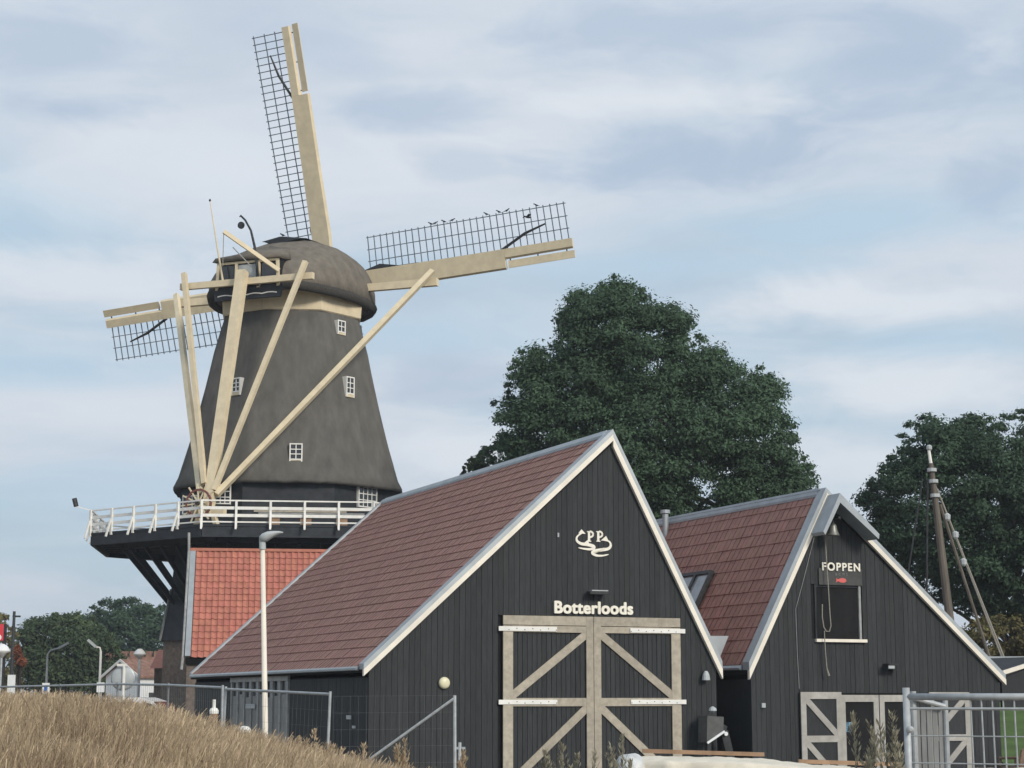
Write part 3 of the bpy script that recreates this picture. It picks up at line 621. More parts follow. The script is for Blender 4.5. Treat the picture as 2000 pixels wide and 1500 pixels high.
# ------------------------------------------------------------------ windmill
m0 = at_y(567, 800, 88); MX = m0.x
MF = Frame((MX, 88, 0), 6.8); CF = Frame((MX, 88, 0), -20.5)
def octo(R, z, sub=1, rnd=0.0):
    """octagon ring with flat face towards the camera; sub points per side"""
    out = []
    for k in range(8):
        a0 = radians(-112.5 + 45 * k); a1 = radians(-112.5 + 45 * (k + 1))
        for i in range(sub):
            t = i / sub; x = R * (cos(a0) * (1 - t) + cos(a1) * t); y = R * (sin(a0) * (1 - t) + sin(a1) * t)
            q = R * 0.962 / sqrt(x * x + y * y); x *= 1 + (q - 1) * rnd; y *= 1 + (q - 1) * rnd
            out.append(MF.w(x, y, z))
    return out
APO = cos(pi / 8)
def windmill():
    root = thing('windmill', 'tall thatched tower windmill with cream timber tail, white railed gallery and lattice sails', 'windmill', (MX, 88, 0), 0)
    B = lambda mb, n, m, p=None, sm=False, **k: wb(mb, n, m, root, p, sm, **k)
    # base
    B(MB().loft([octo(6.1, 0), octo(5.98, 4.95)]), 'brick_base', 'brick')
    B(MB().loft([octo(6.16, 4.85), octo(6.12, 5.0), octo(5.70, 7.2), octo(5.5, 9.4)]), 'boarded_base', 'black_paint')
    for k in range(8):    # cover strips on the edges
        p = octo(6.16, 4.85)[k]; q = octo(5.70, 7.2)[k]; B(MB().beam(p, q, .10, .10), 'corner_strip', 'slat_grey')
    # gallery
    RG = 9.6; ZD = 9.62
    deck = B(MB().loft([octo(RG, ZD - .09), octo(RG, ZD)]), 'gallery_deck', 'black_paint')
    ri = octo(RG - .25, ZD - .55); ro = octo(RG - .1, ZD - .091); 
    for k in range(8):
        a, b = octo(RG - .12, ZD - .32)[k], octo(RG - .12, ZD - .32)[(k + 1) % 8]; B(MB().beam(a, b, .16, .45), 'edge_beam', 'black_paint', deck)
        a, b = octo(7.9, ZD - .50)[k], octo(7.9, ZD - .50)[(k + 1) % 8]; B(MB().beam(a, b, .26, .30), 'ring_beam', 'black_paint', deck)
        c0 = octo(1, 0)[k] - MF.o; c1 = octo(1, 0)[(k + 1) % 8] - MF.o
        for i in range(6):
            t = (i + .5) / 6
            d = (c0 * (1 - t) + c1 * t)
            B(MB().beam(MF.o + d * 5.5 + Vector((0, 0, ZD - .26)), MF.o + d * (RG - .2) + Vector((0, 0, ZD - .22)), .16, .26), 'joist', 'black_paint', deck)
            B(MB().beam(MF.o + d * 8.05 + Vector((0, 0, ZD - .62)), MF.o + d * 5.72 + Vector((0, 0, 6.45)), .12, .17), 'strut', 'black_paint', deck)
        # railing of this side
        pr = [octo(RG - .05, z)[k] for z in (0,)][0]; qr = octo(RG - .05, 0)[(k + 1) % 8]
        for z, hgt, wd in ((1.02, .06, .07), (.70, .13, .04), (.38, .13, .04), (.10, .06, .05)):
            u = Vector((0, 0, ZD + z)); B(MB().beam(pr + u, qr + u, wd, hgt), 'rail', 'white_paint', deck)
        dirn = ((pr + qr) / 2 - MF.o).normalized()
        for i in range(5):
            t = i / 5; p = pr * (1 - t) + qr * t; 
            B(MB().beam(p + dirn * .06 + Vector((0, 0, ZD - .15)), p + dirn * .06 + Vector((0, 0, ZD + 1.04)), .10, .09, up=dirn), 'railing_post', 'white_paint', deck)
            B(MB().beam(p + dirn * .36 + Vector((0, 0, ZD - .25)), p + dirn * .10 + Vector((0, 0, ZD + .55)), .08, .07, up=dirn), 'post_brace', 'white_paint', deck)
    # spotlight at the gallery edge
    lf = octo(RG + .1, 0)[7]; q = at_y(147, 983, lf.y); sp = B(MB().tube([q + Vector((-.05, 0, .22)), q + Vector((.05, 0, -.14))], .11, 10), 'spotlight', 'iron'); B(MB().beam(q + Vector((.05, 0, -.14)), Vector((q.x + .75, q.y, ZD + 1.02)), .035, .035), 'arm', 'white_paint', sp)
    # black boarded ring above the deck
    ring = B(MB().loft([octo(5.42, ZD), octo(5.36, 12.1)]), 'boarded_ring', 'black_paint')
    # thatched body
    prof = [(11.84, 5.72), (11.98, 5.80), (12.4, 5.58), (13.3, 5.30), (14.5, 4.94), (15.95, 4.56), (17.2, 4.26), (18.5, 3.97), (19.6, 3.66), (20.5, 3.40)]
    rings = [octo(5.30, 11.88, 16, .35)] + [octo(R, z, 16, .35) for z, R in prof]
    for r in rings[1:]:
        for i in range(len(r)): r[i] = r[i] + Vector((random.uniform(-.018, .018), random.uniform(-.018, .018), random.uniform(-.035, .035) if r is rings[1] else 0))
    body = B(MB().loft(rings), 'thatched_body', 'thatch', None, True)
    B(MB().loft([octo(3.50, 20.25), octo(3.56, 20.3), octo(3.62, 21.3)]), 'cream_band', 'cream')
    # windows
    def face_hit(px, py, k, R, z=None):
        a = radians(-90 + 45 * k); n = MF.x * cos(a) + MF.y * sin(a); P = MF.o + n * (R * APO); return on(px, py, P, n), n
    def window(px, y0, y1, k, R, wd, cols, rows, sillh, par):
        top, n = face_hit(px, y0, k, R); bot, _ = face_hit(px, y1, k, R); c = (top + bot) / 2; u = Vector((-n.y, n.x, 0)); h = top.z - bot.z
        ob = MB(); fr = lambda a, b, d: c + u * a + Vector((0, 0, b)) + n * d
        def bx(mb, a0, a1, b0, b1, d0, d1): mb.add([fr(a0, b0, d0), fr(a1, b0, d0), fr(a1, b1, d0), fr(a0, b1, d0), fr(a0, b0, d1), fr(a1, b0, d1), fr(a1, b1, d1), fr(a0, b1, d1)], [(3, 2, 1, 0), (4, 5, 6, 7), (0, 1, 5, 4), (1, 2, 6, 5), (2, 3, 7, 6), (3, 0, 4, 7)]); return mb
        w = B(bx(MB(), -wd / 2, wd / 2, -h / 2 + sillh, h / 2, -.9, .02), 'window', 'glass', par)
        f = .055
        for a0, a1, b0, b1 in ((-wd / 2 - f, -wd / 2, -h / 2, h / 2), (wd / 2, wd / 2 + f, -h / 2, h / 2), (-wd / 2, wd / 2, h / 2 - f, h / 2), (-wd / 2, wd / 2, -h / 2 + sillh - f, -h / 2 + sillh)):
            B(bx(MB(), a0, a1, b0, b1, -.9, .06), 'frame', 'white_paint', par)
        for i in range(1, cols): x = -wd / 2 + wd * i / cols; B(bx(MB(), x - .02, x + .02, -h / 2 + sillh, h / 2 - f, .02, .045), 'glazing_bar', 'white_paint', par)
        for i in range(1, rows): z = -h / 2 + sillh + (h - f - sillh) * i / rows; B(bx(MB(), -wd / 2, wd / 2, z - .02, z + .02, .021, .044), 'glazing_bar', 'white_paint', par)
        if sillh > .1: B(bx(MB(), -wd / 2, wd / 2, -h / 2, -h / 2 + sillh - f, -.9, .05), 'apron', 'cream', par)
    window(578, 866, 908, 0, 5.45, .48, 2, 3, .28, body)
    window(683, 736, 776, 1, 4.58, .44, 2, 3, .20, body)
    window(666, 626, 654, 1, 3.82, .42, 2, 2, .16, body)
    window(462, 738, 772, 7, 4.58, .44, 2, 3, .20, body)
    window(435, 946, 985, 0, 5.46, .62, 3, 3, .06, ring)
    window(717, 951, 992, 1, 5.46, 1.15, 4, 3, .06, ring)
    window(372, 968, 1004, 7, 5.46, .9, 3, 3, .06, ring)
    # ---- cap
    W = CF.w
    secs = [(-4.35, 1.70, 1.02, 21.32), (-4.0, 2.25, 1.24, 21.30), (-3.2, 2.85, 1.80, 21.27), (-2.0, 3.45, 2.52, 21.24), (-.9, 3.72, 2.96, 21.22), (.6, 3.76, 3.12, 21.22), (2.2, 3.45, 3.10, 21.24), (3.3, 2.75, 2.90, 21.27), (4.1, 2.0, 2.50, 21.3)]
    rg = []
    for y, w, h, zb in secs:
        r = []
        for i in range(19):
            u = pi * i / 18; cx = cos(u); x = w * (abs(cx) ** .86) * (1 if cx > 0 else -1); z = zb + h * sin(u) ** .92
            if i in (0, 18): z -= .12
            r.append(W(x, y, z + random.uniform(-.015, .015)))
        rg.append(r)
    cap = B(MB().loft(rg), 'thatched_cap', 'thatch_cap', None, True)
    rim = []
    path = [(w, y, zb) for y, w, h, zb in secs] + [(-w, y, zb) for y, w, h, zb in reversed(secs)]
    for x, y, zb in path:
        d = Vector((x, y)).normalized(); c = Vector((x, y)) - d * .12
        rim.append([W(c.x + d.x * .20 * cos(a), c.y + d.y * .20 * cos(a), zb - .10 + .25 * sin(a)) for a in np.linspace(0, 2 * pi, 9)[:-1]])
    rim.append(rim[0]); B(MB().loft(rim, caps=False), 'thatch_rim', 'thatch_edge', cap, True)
    rc = [(-1.45, 1.0, 24.20), (-.9, 1.15, 24.33), (1, 1.15, 24.46), (3.2, .8, 24.34)]
    B(MB().loft([[W(-a, y, z - .12), W(0, y, z + .06), W(a, y, z - .12), W(0, y, z - .3)] for y, a, z in rc]), 'ridge_cap', 'black_paint', cap)
    # tail dormer
    dm = B(MB().box((-1.62, -4.55, 21.28), (1.62, -3.2, 22.26)), 'x', 'dark_void') if False else None
    fw = lambda a, b, t: W(a, t, b)
    dor = B(MB().prism([(-1.72, 21.22), (1.72, 21.22), (1.60, 22.42), (-1.60, 22.42)], fw, -4.50, -3.0), 'tail_dormer', 'dark_void', cap)
    B(MB().loft([[W(-1.80, -4.72, 22.38), W(0, -4.72, 22.40), W(1.80, -4.72, 22.38), W(1.66, -4.68, 22.58), W(0, -4.66, 22.68), W(-1.66, -4.68, 22.58)], [W(-1.75, -3.6, 22.5), W(0, -3.6, 22.6), W(1.75, -3.6, 22.5), W(1.5, -3.6, 22.94), W(0, -3.6, 23.08), W(-1.5, -3.6, 22.94)], [W(-1.5, -2.4, 22.8), W(0, -2.4, 22.9), W(1.5, -2.4, 22.8), W(1.1, -2.4, 23.38), W(0, -2.4, 23.56), W(-1.1, -2.4, 23.38)]]), 'dormer_roof', 'thatch_cap', cap, True)
    for x0, x1 in ((-1.68, -1.56), (-.68, -.54), (.50, .66), (1.54, 1.68)):
        B(MB().beam(W((x0 + x1) / 2, -4.55, 21.05), W((x0 + x1) / 2 * .96, -4.55, 22.36), abs(x1 - x0), .09, up=CF.y), 'dormer_post', 'cream', cap)
    for x0, x1 in ((-1.5, -.74), (-.5, .46), (.72, 1.48)):
        B(MB().prism([(x0, 21.35), (x1, 21.35), (x1, 22.2), (x0, 22.2)], fw, -4.53, -4.505), 'hatch', 'glass' if x0 < -.6 or x0 > .6 else 'sign_grey', cap)
    B(MB().prism([(-1.55, 22.26), (1.55, 22.26), (1.55, 22.36), (-1.55, 22.36)], fw, -4.60, -4.505), 'dormer_lintel', 'cream', cap)
    sc = [(-1.6, 20.62)] + [(x, 20.62 + .0) for x in (1.6,)] + [(1.6, 21.1), (-1.6, 21.1)]
    bd = B(MB().prism([(-1.7, 20.55), (1.7, 20.55), (1.8, 21.12), (-1.8, 21.12)], fw, -4.56, -4.40), 'tail_board', 'black_paint', cap)
    xs = np.linspace(-1.55, 1.55, 29); mb = MB()
    for a, b in zip(xs[:-1], xs[1:]):
        za = 20.74 + .05 * abs(sin(a * 4.0)); zb_ = 20.74 + .05 * abs(sin(b * 4.0)); mb.beam(W(a, -4.575, za), W(b, -4.575, zb_), .02, .05)
    B(mb, 'scalloped_border', 'white_paint', cap)
    # ---- tail timbers
    bm = lambda p, q, w, h, n, m='cream', w1=None, h1=None, up=(0, 0, 1): B(MB().beam(p, q, w, h, up, w1, h1), n, m)
    bm(W(-3.36, -4.85, 21.30), W(3.56, -4.85, 21.30), .22, .30, 'short_cross_beam')
    bm(W(-7.05, 1.0, 21.95), W(7.25, 1.0, 21.95), .30, .36, 'long_cross_beam')
    T = W(-.02, -7.55, 10.55)
    bm(W(0, -5.05, 21.75), W(0.05, -7.75, 10.15), .46, .42, 'tail_pole', w1=.42, h1=.38, up=CF.y)
    up = CF.y
    bm(W(-3.1, -5.05, 21.9), W(-.22, -7.6, 11.6), .22, .21, 'short_brace', up=up); bm(W(3.25, -5.05, 21.95), W(.28, -7.6, 11.3), .22, .21, 'short_brace', up=up)
    bm(W(-6.95, .72, 22.35), W(-.45, -7.55, 11.3), .25, .23, 'long_brace', up=up); bm(W(7.1, .72, 22.45), W(.38, -7.55, 11.1), .25, .23, 'long_brace', up=up)
    bm(W(-.9, -7.7, 10.35), W(.9, -7.7, 10.35), .3, .3, 'winch_beam')
    bm(W(-.55, -7.75, ZD), W(-.3, -7.7, 10.4), .2, .2, 'winch_foot'); bm(W(.55, -7.75, ZD), W(.3, -7.7, 10.4), .2, .2, 'winch_foot')
    # winch wheel
    wc = CF.loc(on(388, 983, W(0, -8.1, 0), CF.y)); ax = -CF.y
    rimv = [[W(wc.x + r * cos(a), -8.1 + d, wc.z + r * sin(a)) for r, d in ((.56, -.05), (.64, -.05), (.64, .05), (.56, .05))] for a in np.linspace(0, 2 * pi, 33)]
    wh = B(MB().loft(rimv, caps=False), 'winch_wheel', 'rim_red')
    for i in range(12):
        a = 2 * pi * i / 12 + .1; B(MB().beam(W(wc.x + .06 * cos(a), -8.1, wc.z + .06 * sin(a)), W(wc.x + .88 * cos(a), -8.1, wc.z + .88 * sin(a)), .06, .05, up=CF.y), 'spoke', 'cream', wh)
    B(MB().tube([W(wc.x, -8.3, wc.z), W(wc.x, -7.6, wc.z)], .09, 10), 'hub', 'iron', wh)
    # ---- gear on the cap
    px3 = lambda x, y, d: on(x, y, W(0, d, 0), CF.y)
    B(MB().tube([px3(437, 560, -4.9), px3(424, 480, -4.9), px3(410, 392, -4.9)], [.055, .04, .02], 7), 'flag_pole', 'cream', cap); B(MB().lathe([(.02, 0), (.06, .06), (.02, .14)], px3(410, 394, -4.9), 8), 'finial', 'iron', cap)
    B(MB().beam(px3(545, 528, -4.75), px3(437, 452, -6.2), .16, .18), 'hoist_beam', 'cream', cap)
    B(MB().tube([px3(437, 452, -6.2), px3(435, 520, -6.2)], .018, 5), 'hoist_rope', 'rope', cap)
    cr = [px3(x, y, -4.65) for x, y in ((503, 558), (502, 520), (497, 480), (490, 450), (479, 430), (470, 421), (468, 424))]
    B(MB().tube(cr, [.07, .07, .065, .055, .05, .045, .03], 8), 'iron_davit', 'iron', cap)
    pc = px3(471, 440, -4.65); B(MB().lathe([(.05, -.05), (.17, -.04), (.17, .04), (.05, .05)], pc, 14, CF.y), 'pulley', 'iron', cap)
    B(MB().tube([px3(455, 483, -4.9), px3(490, 520, -4.75)], [.03, .03], 6), 'brake_lever', 'slat_grey', cap)
    # ---- wind shaft and the four sails
    tau = radians(14); th0 = radians(4); hub = W(0, 4.0, 23.0); ex = CF.x; ez = Vector((0, 0, 1)) * cos(tau) - CF.y * sin(tau); nn = ex.cross(ez); nn = nn if nn.y > 0 else -nn
    B(MB().tube([hub - nn * 3.0, hub + nn * .75], [.38, .42], 14), 'wind_shaft', 'iron', cap)
    inv = XF[root.name]
    bar_me = {}
    def bar(name, l, w):   # shared unit meshes
        k = (round(l, 2), w)
        if k not in bar_me: bar_me[k] = MB().box((0, -w / 2, -w / 2), (l, w / 2, w / 2)).mesh('lattice_bar', 'sail_bar')
        return bar_me[k]
    for q in range(4):
        a = pi / 2 * q + th0; er = ex * cos(a) + ez * sin(a); ew = -ex * sin(a) + ez * cos(a)
        P = lambda r, w, d=0.0: hub + er * r + ew * w + nn * d
        yoff = .28 if q % 2 else -.28
        sail = B(MB().beam(P(-.6, 0, .12 + yoff * .3), P(13.2, 0.12, .02), .36, .36, up=nn, w1=.20, h1=.2), 'sail', 'cream'); sail['label'] = 'lattice sail with cream leading board'
        # leading board, rounded nose
        def section(r, w0, w1, th):
            return [P(r, w0, -th), P(r, w1 + .10, -th - .04), P(r, w1, -th * .7), P(r, w1 + .08, -th * .2), P(r, w0, -th * .45)]
        B(MB().loft([section(1.55, .42, -.58, .30), section(2.6, .42, -.66, .30), section(6, .38, -.64, .27), section(9.72, .36, -.66, .24)]), 'leading_board', 'cream', sail, False)
        B(MB().loft([section(9.73, .36, -.16, .22), section(13.25, .36, -.14, .18)]), 'leading_board', 'cream', sail, False)
        fl = B(MB().loft([[P(r, -.235, -.17), P(r, -.60, -.25), P(r, -.61, -.21), P(r, -.24, -.12)] for r in (9.85, 13.3)]), 'air_flap', 'cream', sail)
        for r in (9.95, 11.4, 12.9): B(MB().beam(P(r, -.10, -.10), P(r, -.40, -.13), .05, .05, up=nn), 'flap_hinge', 'iron', sail)
        # lattice
        n = 31; WM = 1.30 if q == 3 else 2.12
        rot = Matrix((ew, er, nn)).transposed()
        for i in range(n):
            r = 2.35 + (13.05 - 2.35) * i / (n - 1); wmax = WM; c = inv @ P(r, .28, .02 + .10 * (1 - i / n))
            tw = .16 * (1 - i / (n - 1)) - .02; e1 = (ew + nn * tw).normalized(); e3 = (nn - e1 * nn.dot(e1)).normalized(); e2 = e3.cross(e1)
            M = Matrix((e1, e2, e3)).transposed().to_4x4(); M.translation = c
            inst('lattice_bar', bar('', wmax - .28 + .05, .042), sail, M)
        for w in ((.76, 1.26) if q == 3 else (.86, 1.46, 2.08)):
            B(MB().beam(P(2.25, w, .10 + .16 * w), P(13.15, w, .0), .042, .045, up=nn), 'lattice_rail', 'sail_bar', sail)
        B(MB().tube([P(9.6, .34, -.1), P(10.9, .95, -.12), P(12.0, 1.25, -.10)], [.07, .07, .04], 6), 'sail_cleat', 'iron', sail)
        B(MB().loft([[P(r, .3, .0), P(r, .42 + .25 * max(0, 1 - abs(r - 2.9) / 1.1), .12), P(r, .42 + .25 * max(0, 1 - abs(r - 2.9) / 1.1), .15), P(r, .3, .05)] for r in (1.3, 2.0, 2.9, 3.9, 5.0)]), 'inner_board', 'black_paint', sail)
    # stacked spare timber on the gallery
    t = thing('timber_stack', 'pale spare planks stacked on trestles along the mill gallery', 'timber', W(0, 0, 0)); t.location = (MX, 88, 0); XF[t.name] = Matrix.Translation((MX, 88, 0)).inverted()
    a = lambda x, z, d: MF.w(x, -6.3 + d, ZD + z)
    for x in (-.6, .8, 2.4): wb(MB().box((0, 0, 0), (0, 0, 0)) if False else MB().beam(a(x, 0, .15), a(x, .62, .15), .12, .5, up=MF.x), 'trestle', 'plank_tan', t)
    for i, (z, x0, x1) in enumerate(((.645, -1.4, 3.3), (.735, -1.3, 3.4), (.83, -1.5, 2.6))): wb(MB().beam(a(x0, z, .15), a(x1, z, .15), .4, .075), 'plank', 'slat_grey' if i < 2 else 'oak_grey', t)
    for x in (.05, 2.6): wb(MB().beam(a(x, .90, .15), a(x + .55, .90, .15), .25, .06), 'plank', 'plank_tan', t)
    # birds on the sail edge and on the cap
    def bird(P, heading, s=1.0, label='small dark bird perched on the upper edge of the raised lattice sail', group='birds perched on the sail'):
        r = thing('bird', label, 'bird', P, heading, group)
        body = [(-.12, .012, .07), (-.07, .035, .085), (0, .055, .10), (.06, .048, .13), (.095, .034, .165), (.125, .036, .185), (.155, .022, .185), (.185, .004, .178)]
        rings = [[(x * s, w * s * cos(k), (z + w * sin(k)) * s) for k in np.linspace(0, 2 * pi, 9)[:-1]] for x, w, z in body]
        MB().loft(rings).build('body', 'feather', r, smooth=True)
        MB().loft([[(-.10 * s, -.025 * s, .065 * s), (-.10 * s, .025 * s, .065 * s), (-.10 * s, .025 * s, .08 * s), (-.10 * s, -.025 * s, .08 * s)], [(-.21 * s, -.03 * s, .03 * s), (-.21 * s, .03 * s, .03 * s), (-.21 * s, .03 * s, .036 * s), (-.21 * s, -.03 * s, .036 * s)]]).build('tail', 'feather', r)
        for sd in (-.02, .02): MB().tube([(0.01 * s, sd * s, .06 * s), (0.01 * s, sd * s, 0)], .006 * s, 5).build('leg', 'iron', r)
        return r
    a = th0; er = ex * cos(a) + ez * sin(a); ew = -ex * sin(a) + ez * cos(a)
    for px, py in ((838, 446), (846, 444), (864, 441), (880, 438), (948, 424), (973, 420), (988, 416), (1047, 406)):
        d = on(px, py, hub, nn) - hub; r = d.dot(er); fr = (r - 2.35) / 10.7
        P = hub + er * r + ew * 2.11 + nn * ((.10 + .16 * 2.08) * (1 - (r - 2.25) / 10.9)); bird(P + Vector((0, 0, .018)), random.choice((0.2, 2.9, -.4)), .9)
    bird(W(-.0, -1.15, 24.30), 2.6, 1.0, 'small dark bird standing on the dark ridge of the mill cap', 'birds perched on the mill cap')
    fb = thing('bird', 'dark bird flying with spread wings beside the lattice sail', 'bird', on(1030, 424, hub - nn * 1.0, nn), .5)
    rings = [[(x, w * cos(k), w * sin(k)) for k in np.linspace(0, 2 * pi, 9)[:-1]] for x, w in ((-.2, .01), (-.1, .035), (0, .06), (.1, .05), (.17, .03), (.22, .004))]
    MB().loft(rings).build('body', 'feather', fb, smooth=True)
    for sd in (-1, 1): MB().loft([[(.08, sd * .03, .03), (-.07, sd * .03, .03), (-.07, sd * .03, .015), (.08, sd * .03, .015)], [(.10, sd * .2, .12), (-.06, sd * .2, .11), (-.06, sd * .2, .10), (.10, sd * .2, .105)], [(.0, sd * .42, .06), (-.04, sd * .42, .05), (-.04, sd * .42, .045), (.0, sd * .42, .05)]]).build('wing', 'feather', fb)
windmill()

# ------------------------------------------------------------------ house with orange tiles at the foot of the mill
def mill_house():
    P = at_y(373, 1076, 76.6); fr = Frame((P.x, 76.6, 0), 7.5)
    root = thing('house', 'low house with steep bright orange tiled roof against the windmill base', 'house', fr.o, fr.a)
    zt = P.z; ze = fr.loc(at_y(378, 1283, 74.2)).z; dp = 2.4; Lg = 10.0
    A = Vector((0, 0, zt)); E = Vector((0, -dp, ze)); Bv = (E - A).normalized(); ln = (E - A).length
    roof = MB().prism([(0, zt - .06), (-dp, ze - .06), (-dp + .15, ze - .3), (.3, zt - .3)], lambda a, b, t: (t, a, b), 0, Lg).build('roof', 'dark_void', root)
    pB = ln / round(ln / .292); tile_plane(roof, A + Vector((.22, 0, 0)), Vector((1, 0, 0)), Bv, int((Lg - .3) / .245), round(ln / .292), .245, pB, tile_pan, lambda i, j, p: i + 0.9 * j * .6, 300)
    nr = Vector((0, -Bv.z, Bv.y)); nr = nr if nr.z > 0 else -nr
    for x0, x1, m in ((-.02, .20, 'slat_grey'),):
        MB().loft([[A + Vector((x0, 0, 0)) - nr * .2, A + Vector((x1, 0, 0)) - nr * .2, A + Vector((x1, 0, 0)) + nr * .09, A + Vector((x0, 0, 0)) + nr * .09], [E + Vector((x0, 0, 0)) - nr * .2, E + Vector((x1, 0, 0)) - nr * .2, E + Vector((x1, 0, 0)) + nr * .09, E + Vector((x0, 0, 0)) + nr * .09]]).build('verge_board', 'zinc', roof)
    MB().beam(A + Vector((-.02, .02, .06)), A + Vector((Lg, .02, .06)), .25, .12).build('ridge_tiles', 'tile_orange', roof)
    MB().tube([(-.10, -.1, zt + .75), (-.08, -.1, zt), (-.10, -dp * .97, ze), (-.14, -dp * 1.0, ze - .5)], .055, 8).build('downpipe', 'slat_grey', root)
    MB().box((0.05, -dp + .25, 0), (Lg, .6, ze - .08)).build('wall', 'brick', root)
    MB().prism([(-dp + .25, ze - .1), (.6, ze - .1), (.6, zt - .3), (.25, zt - .3)], lambda a, b, t: (t, a, b), .06, .2).build('gable', 'brick', root)
mill_house()

# ------------------------------------------------------------------ trees
def in_poly(P, poly):
    x, y = P[:, 0], P[:, 1]; ins = np.zeros(len(P), bool); j = len(poly) - 1
    for i in range(len(poly)):
        xi, yi = poly[i]; xj, yj = poly[j]
        c = ((yi > y) != (yj > y)) & (x < (xj - xi) * (y - yi) / (yj - yi + 1e-12) + xi); ins ^= c; j = i
    return ins
def tree(name, label, poly_px, Y, depth, nclump, leaves, leaf, mat, crad=(.7, 1.3), trunk_px=None, group=None, twigs=0, base_z=0.0, hole=0.0):
    poly = [(p.x, p.z) for p in (at_y(a, b, Y) for a, b in poly_px)]; pa = np.array(poly)
    lo, hi = pa.min(0), pa.max(0); cen = pa.mean(0); half = (hi - lo) / 2
    pts = []
    while sum(len(q) for q in pts) < nclump * 1.0:
        q = rng.uniform(lo, hi, (nclump * 4, 2)); pts.append(q[in_poly(q, poly)])
    C2 = np.concatenate(pts)[:nclump]
    # distance to the outline sets how deep the crown is there
    seg = np.array([np.linspace(poly[i], poly[(i + 1) % len(poly)], 12) for i in range(len(poly))]).reshape(-1, 2)
    dist = np.sqrt(((C2[:, None] - seg[None]) ** 2).sum(-1)).min(1); dn = np.clip(dist / (min(half) * .8), 0, 1)
    cr = rng.uniform(*crad, nclump); cr = np.minimum(cr, np.maximum(dist * 1.15, crad[0] * .55))
    dy = depth * np.sqrt(1 - (1 - dn) ** 2) * np.sign(rng.uniform(-1, 1, nclump)) * rng.uniform(.35, 1, nclump) ** .5
    dy = np.where(rng.random(nclump) < .35, -np.abs(dy), dy)
    cx = float(np.interp(.5, [0, 1], [lo[0], hi[0]])) if trunk_px is None else at_y(trunk_px, 1300, Y).x
    # small leafy tufts along the outline keep it ragged
    lens = np.sqrt(((pa - np.roll(pa, -1, 0)) ** 2).sum(1)); ne = int(lens.sum() / (crad[0] * .55)); ei = rng.choice(len(pa), ne, p=lens / lens.sum()); u_ = rng.random(ne)[:, None]
    E2 = pa[ei] * (1 - u_) + np.roll(pa, -1, 0)[ei] * u_ + rng.normal(0, crad[0] * .2, (ne, 2)); inn = cen - E2; E2 = E2 + inn / (np.linalg.norm(inn, axis=1)[:, None] + 1e-6) * rng.uniform(crad[0] * .3, crad[0] * 1.0, ne)[:, None]
    C2 = np.concatenate([C2, E2]); cr = np.concatenate([cr, rng.uniform(.35, .62, ne) * crad[0]]); dy = np.concatenate([dy, rng.normal(0, depth * .18, ne)]); nclump = len(C2)
    C3 = np.stack([C2[:, 0], Y + dy, C2[:, 1]], 1)
    root = thing(name, label, 'tree', (cx, Y, base_z), 0, group); base = np.array([cx, Y, base_z])
    wt = cr ** 2; cnt = rng.multinomial(leaves, wt / wt.sum()); idx = np.repeat(np.arange(nclump), cnt); n = len(idx)
    d = rng.normal(size=(n, 3)); d /= np.linalg.norm(d, axis=1)[:, None]; d[:, 2] = np.where(d[:, 2] < -.2, d[:, 2] * .6, d[:, 2])
    rad = cr[idx] * np.minimum(np.abs(rng.normal(0, .5, n)) + .12, 1.12); c = C3[idx] + d * rad[:, None] * np.array([1, 1, .78])
    nrm = d * .8 + rng.normal(size=(n, 3)) * .55 + np.array([0, -.1, .45]); nrm /= np.linalg.norm(nrm, axis=1)[:, None]
    t = np.cross(nrm, rng.normal(size=(n, 3))); t /= np.linalg.norm(t, axis=1)[:, None] + 1e-9; b = np.cross(nrm, t)
    s = leaf * rng.uniform(.6, 1.35, n)[:, None]
    V = np.stack([c - t * s, c + b * s * .45 + nrm * s * .12, c + t * s, c - b * s * .45 + nrm * s * .12], 1).reshape(-1, 3) - base
    Q = np.arange(4 * n).reshape(-1, 4); cr_o = np_mesh('crown', V, Q, mat, root)
    at = cr_o.data.attributes.new('clump', 'FLOAT', 'FACE'); at.data.foreach_set('value', rng.uniform(.78, 1.25, nclump)[idx].astype(np.float32))
    H = hi[1] - base_z; mb = MB(); tb = max(.18, H * .028)
    z1 = lo[1] + (hi[1] - lo[1]) * .45; k = 7
    pt = [Vector((random.uniform(-.2, .2) * i * .12, random.uniform(-.2, .2) * i * .12, (z1 - base_z) * i / k)) for i in range(k + 1)]; pt[0] = Vector((0, 0, -.1))
    mb.tube(pt, [tb * (1.25 if i == 0 else 1) * (1 - .75 * i / k) for i in range(k + 1)], 9)
    for i in rng.choice(nclump, min(34, nclump), False):
        e = Vector(C3[i] - base); st = pt[random.randint(3, k)]; md = st.lerp(e, .5) + Vector((0, 0, .12 * (e - st).length * random.uniform(-.4, .8)))
        mb.tube([st, md, e], [tb * .33, tb * .2, .02], 6)
    mb.build('trunk', 'bark', root); return root
T1 = [(1075, 650), (1098, 600), (1112, 575), (1150, 575), (1190, 550), (1222, 562), (1255, 560), (1275, 605), (1318, 598), (1345, 630), (1368, 672), (1400, 672), (1425, 716), (1470, 738), (1505, 742), (1532, 790), (1550, 830), (1545, 860), (1582, 890), (1584, 945), (1600, 1010), (1560, 1060), (1250, 1100), (1000, 1080), (955, 1000), (972, 930), (940, 890), (975, 860), (956, 815), (985, 775), (998, 725), (1015, 690), (1050, 680), (1080, 695)]
tree('oak_tree', 'large dark oak tree rising behind the two black sheds', T1, 80, 5.2, 700, 420000, .085, 'leaf_oak', (.55, 1.1), 1270)
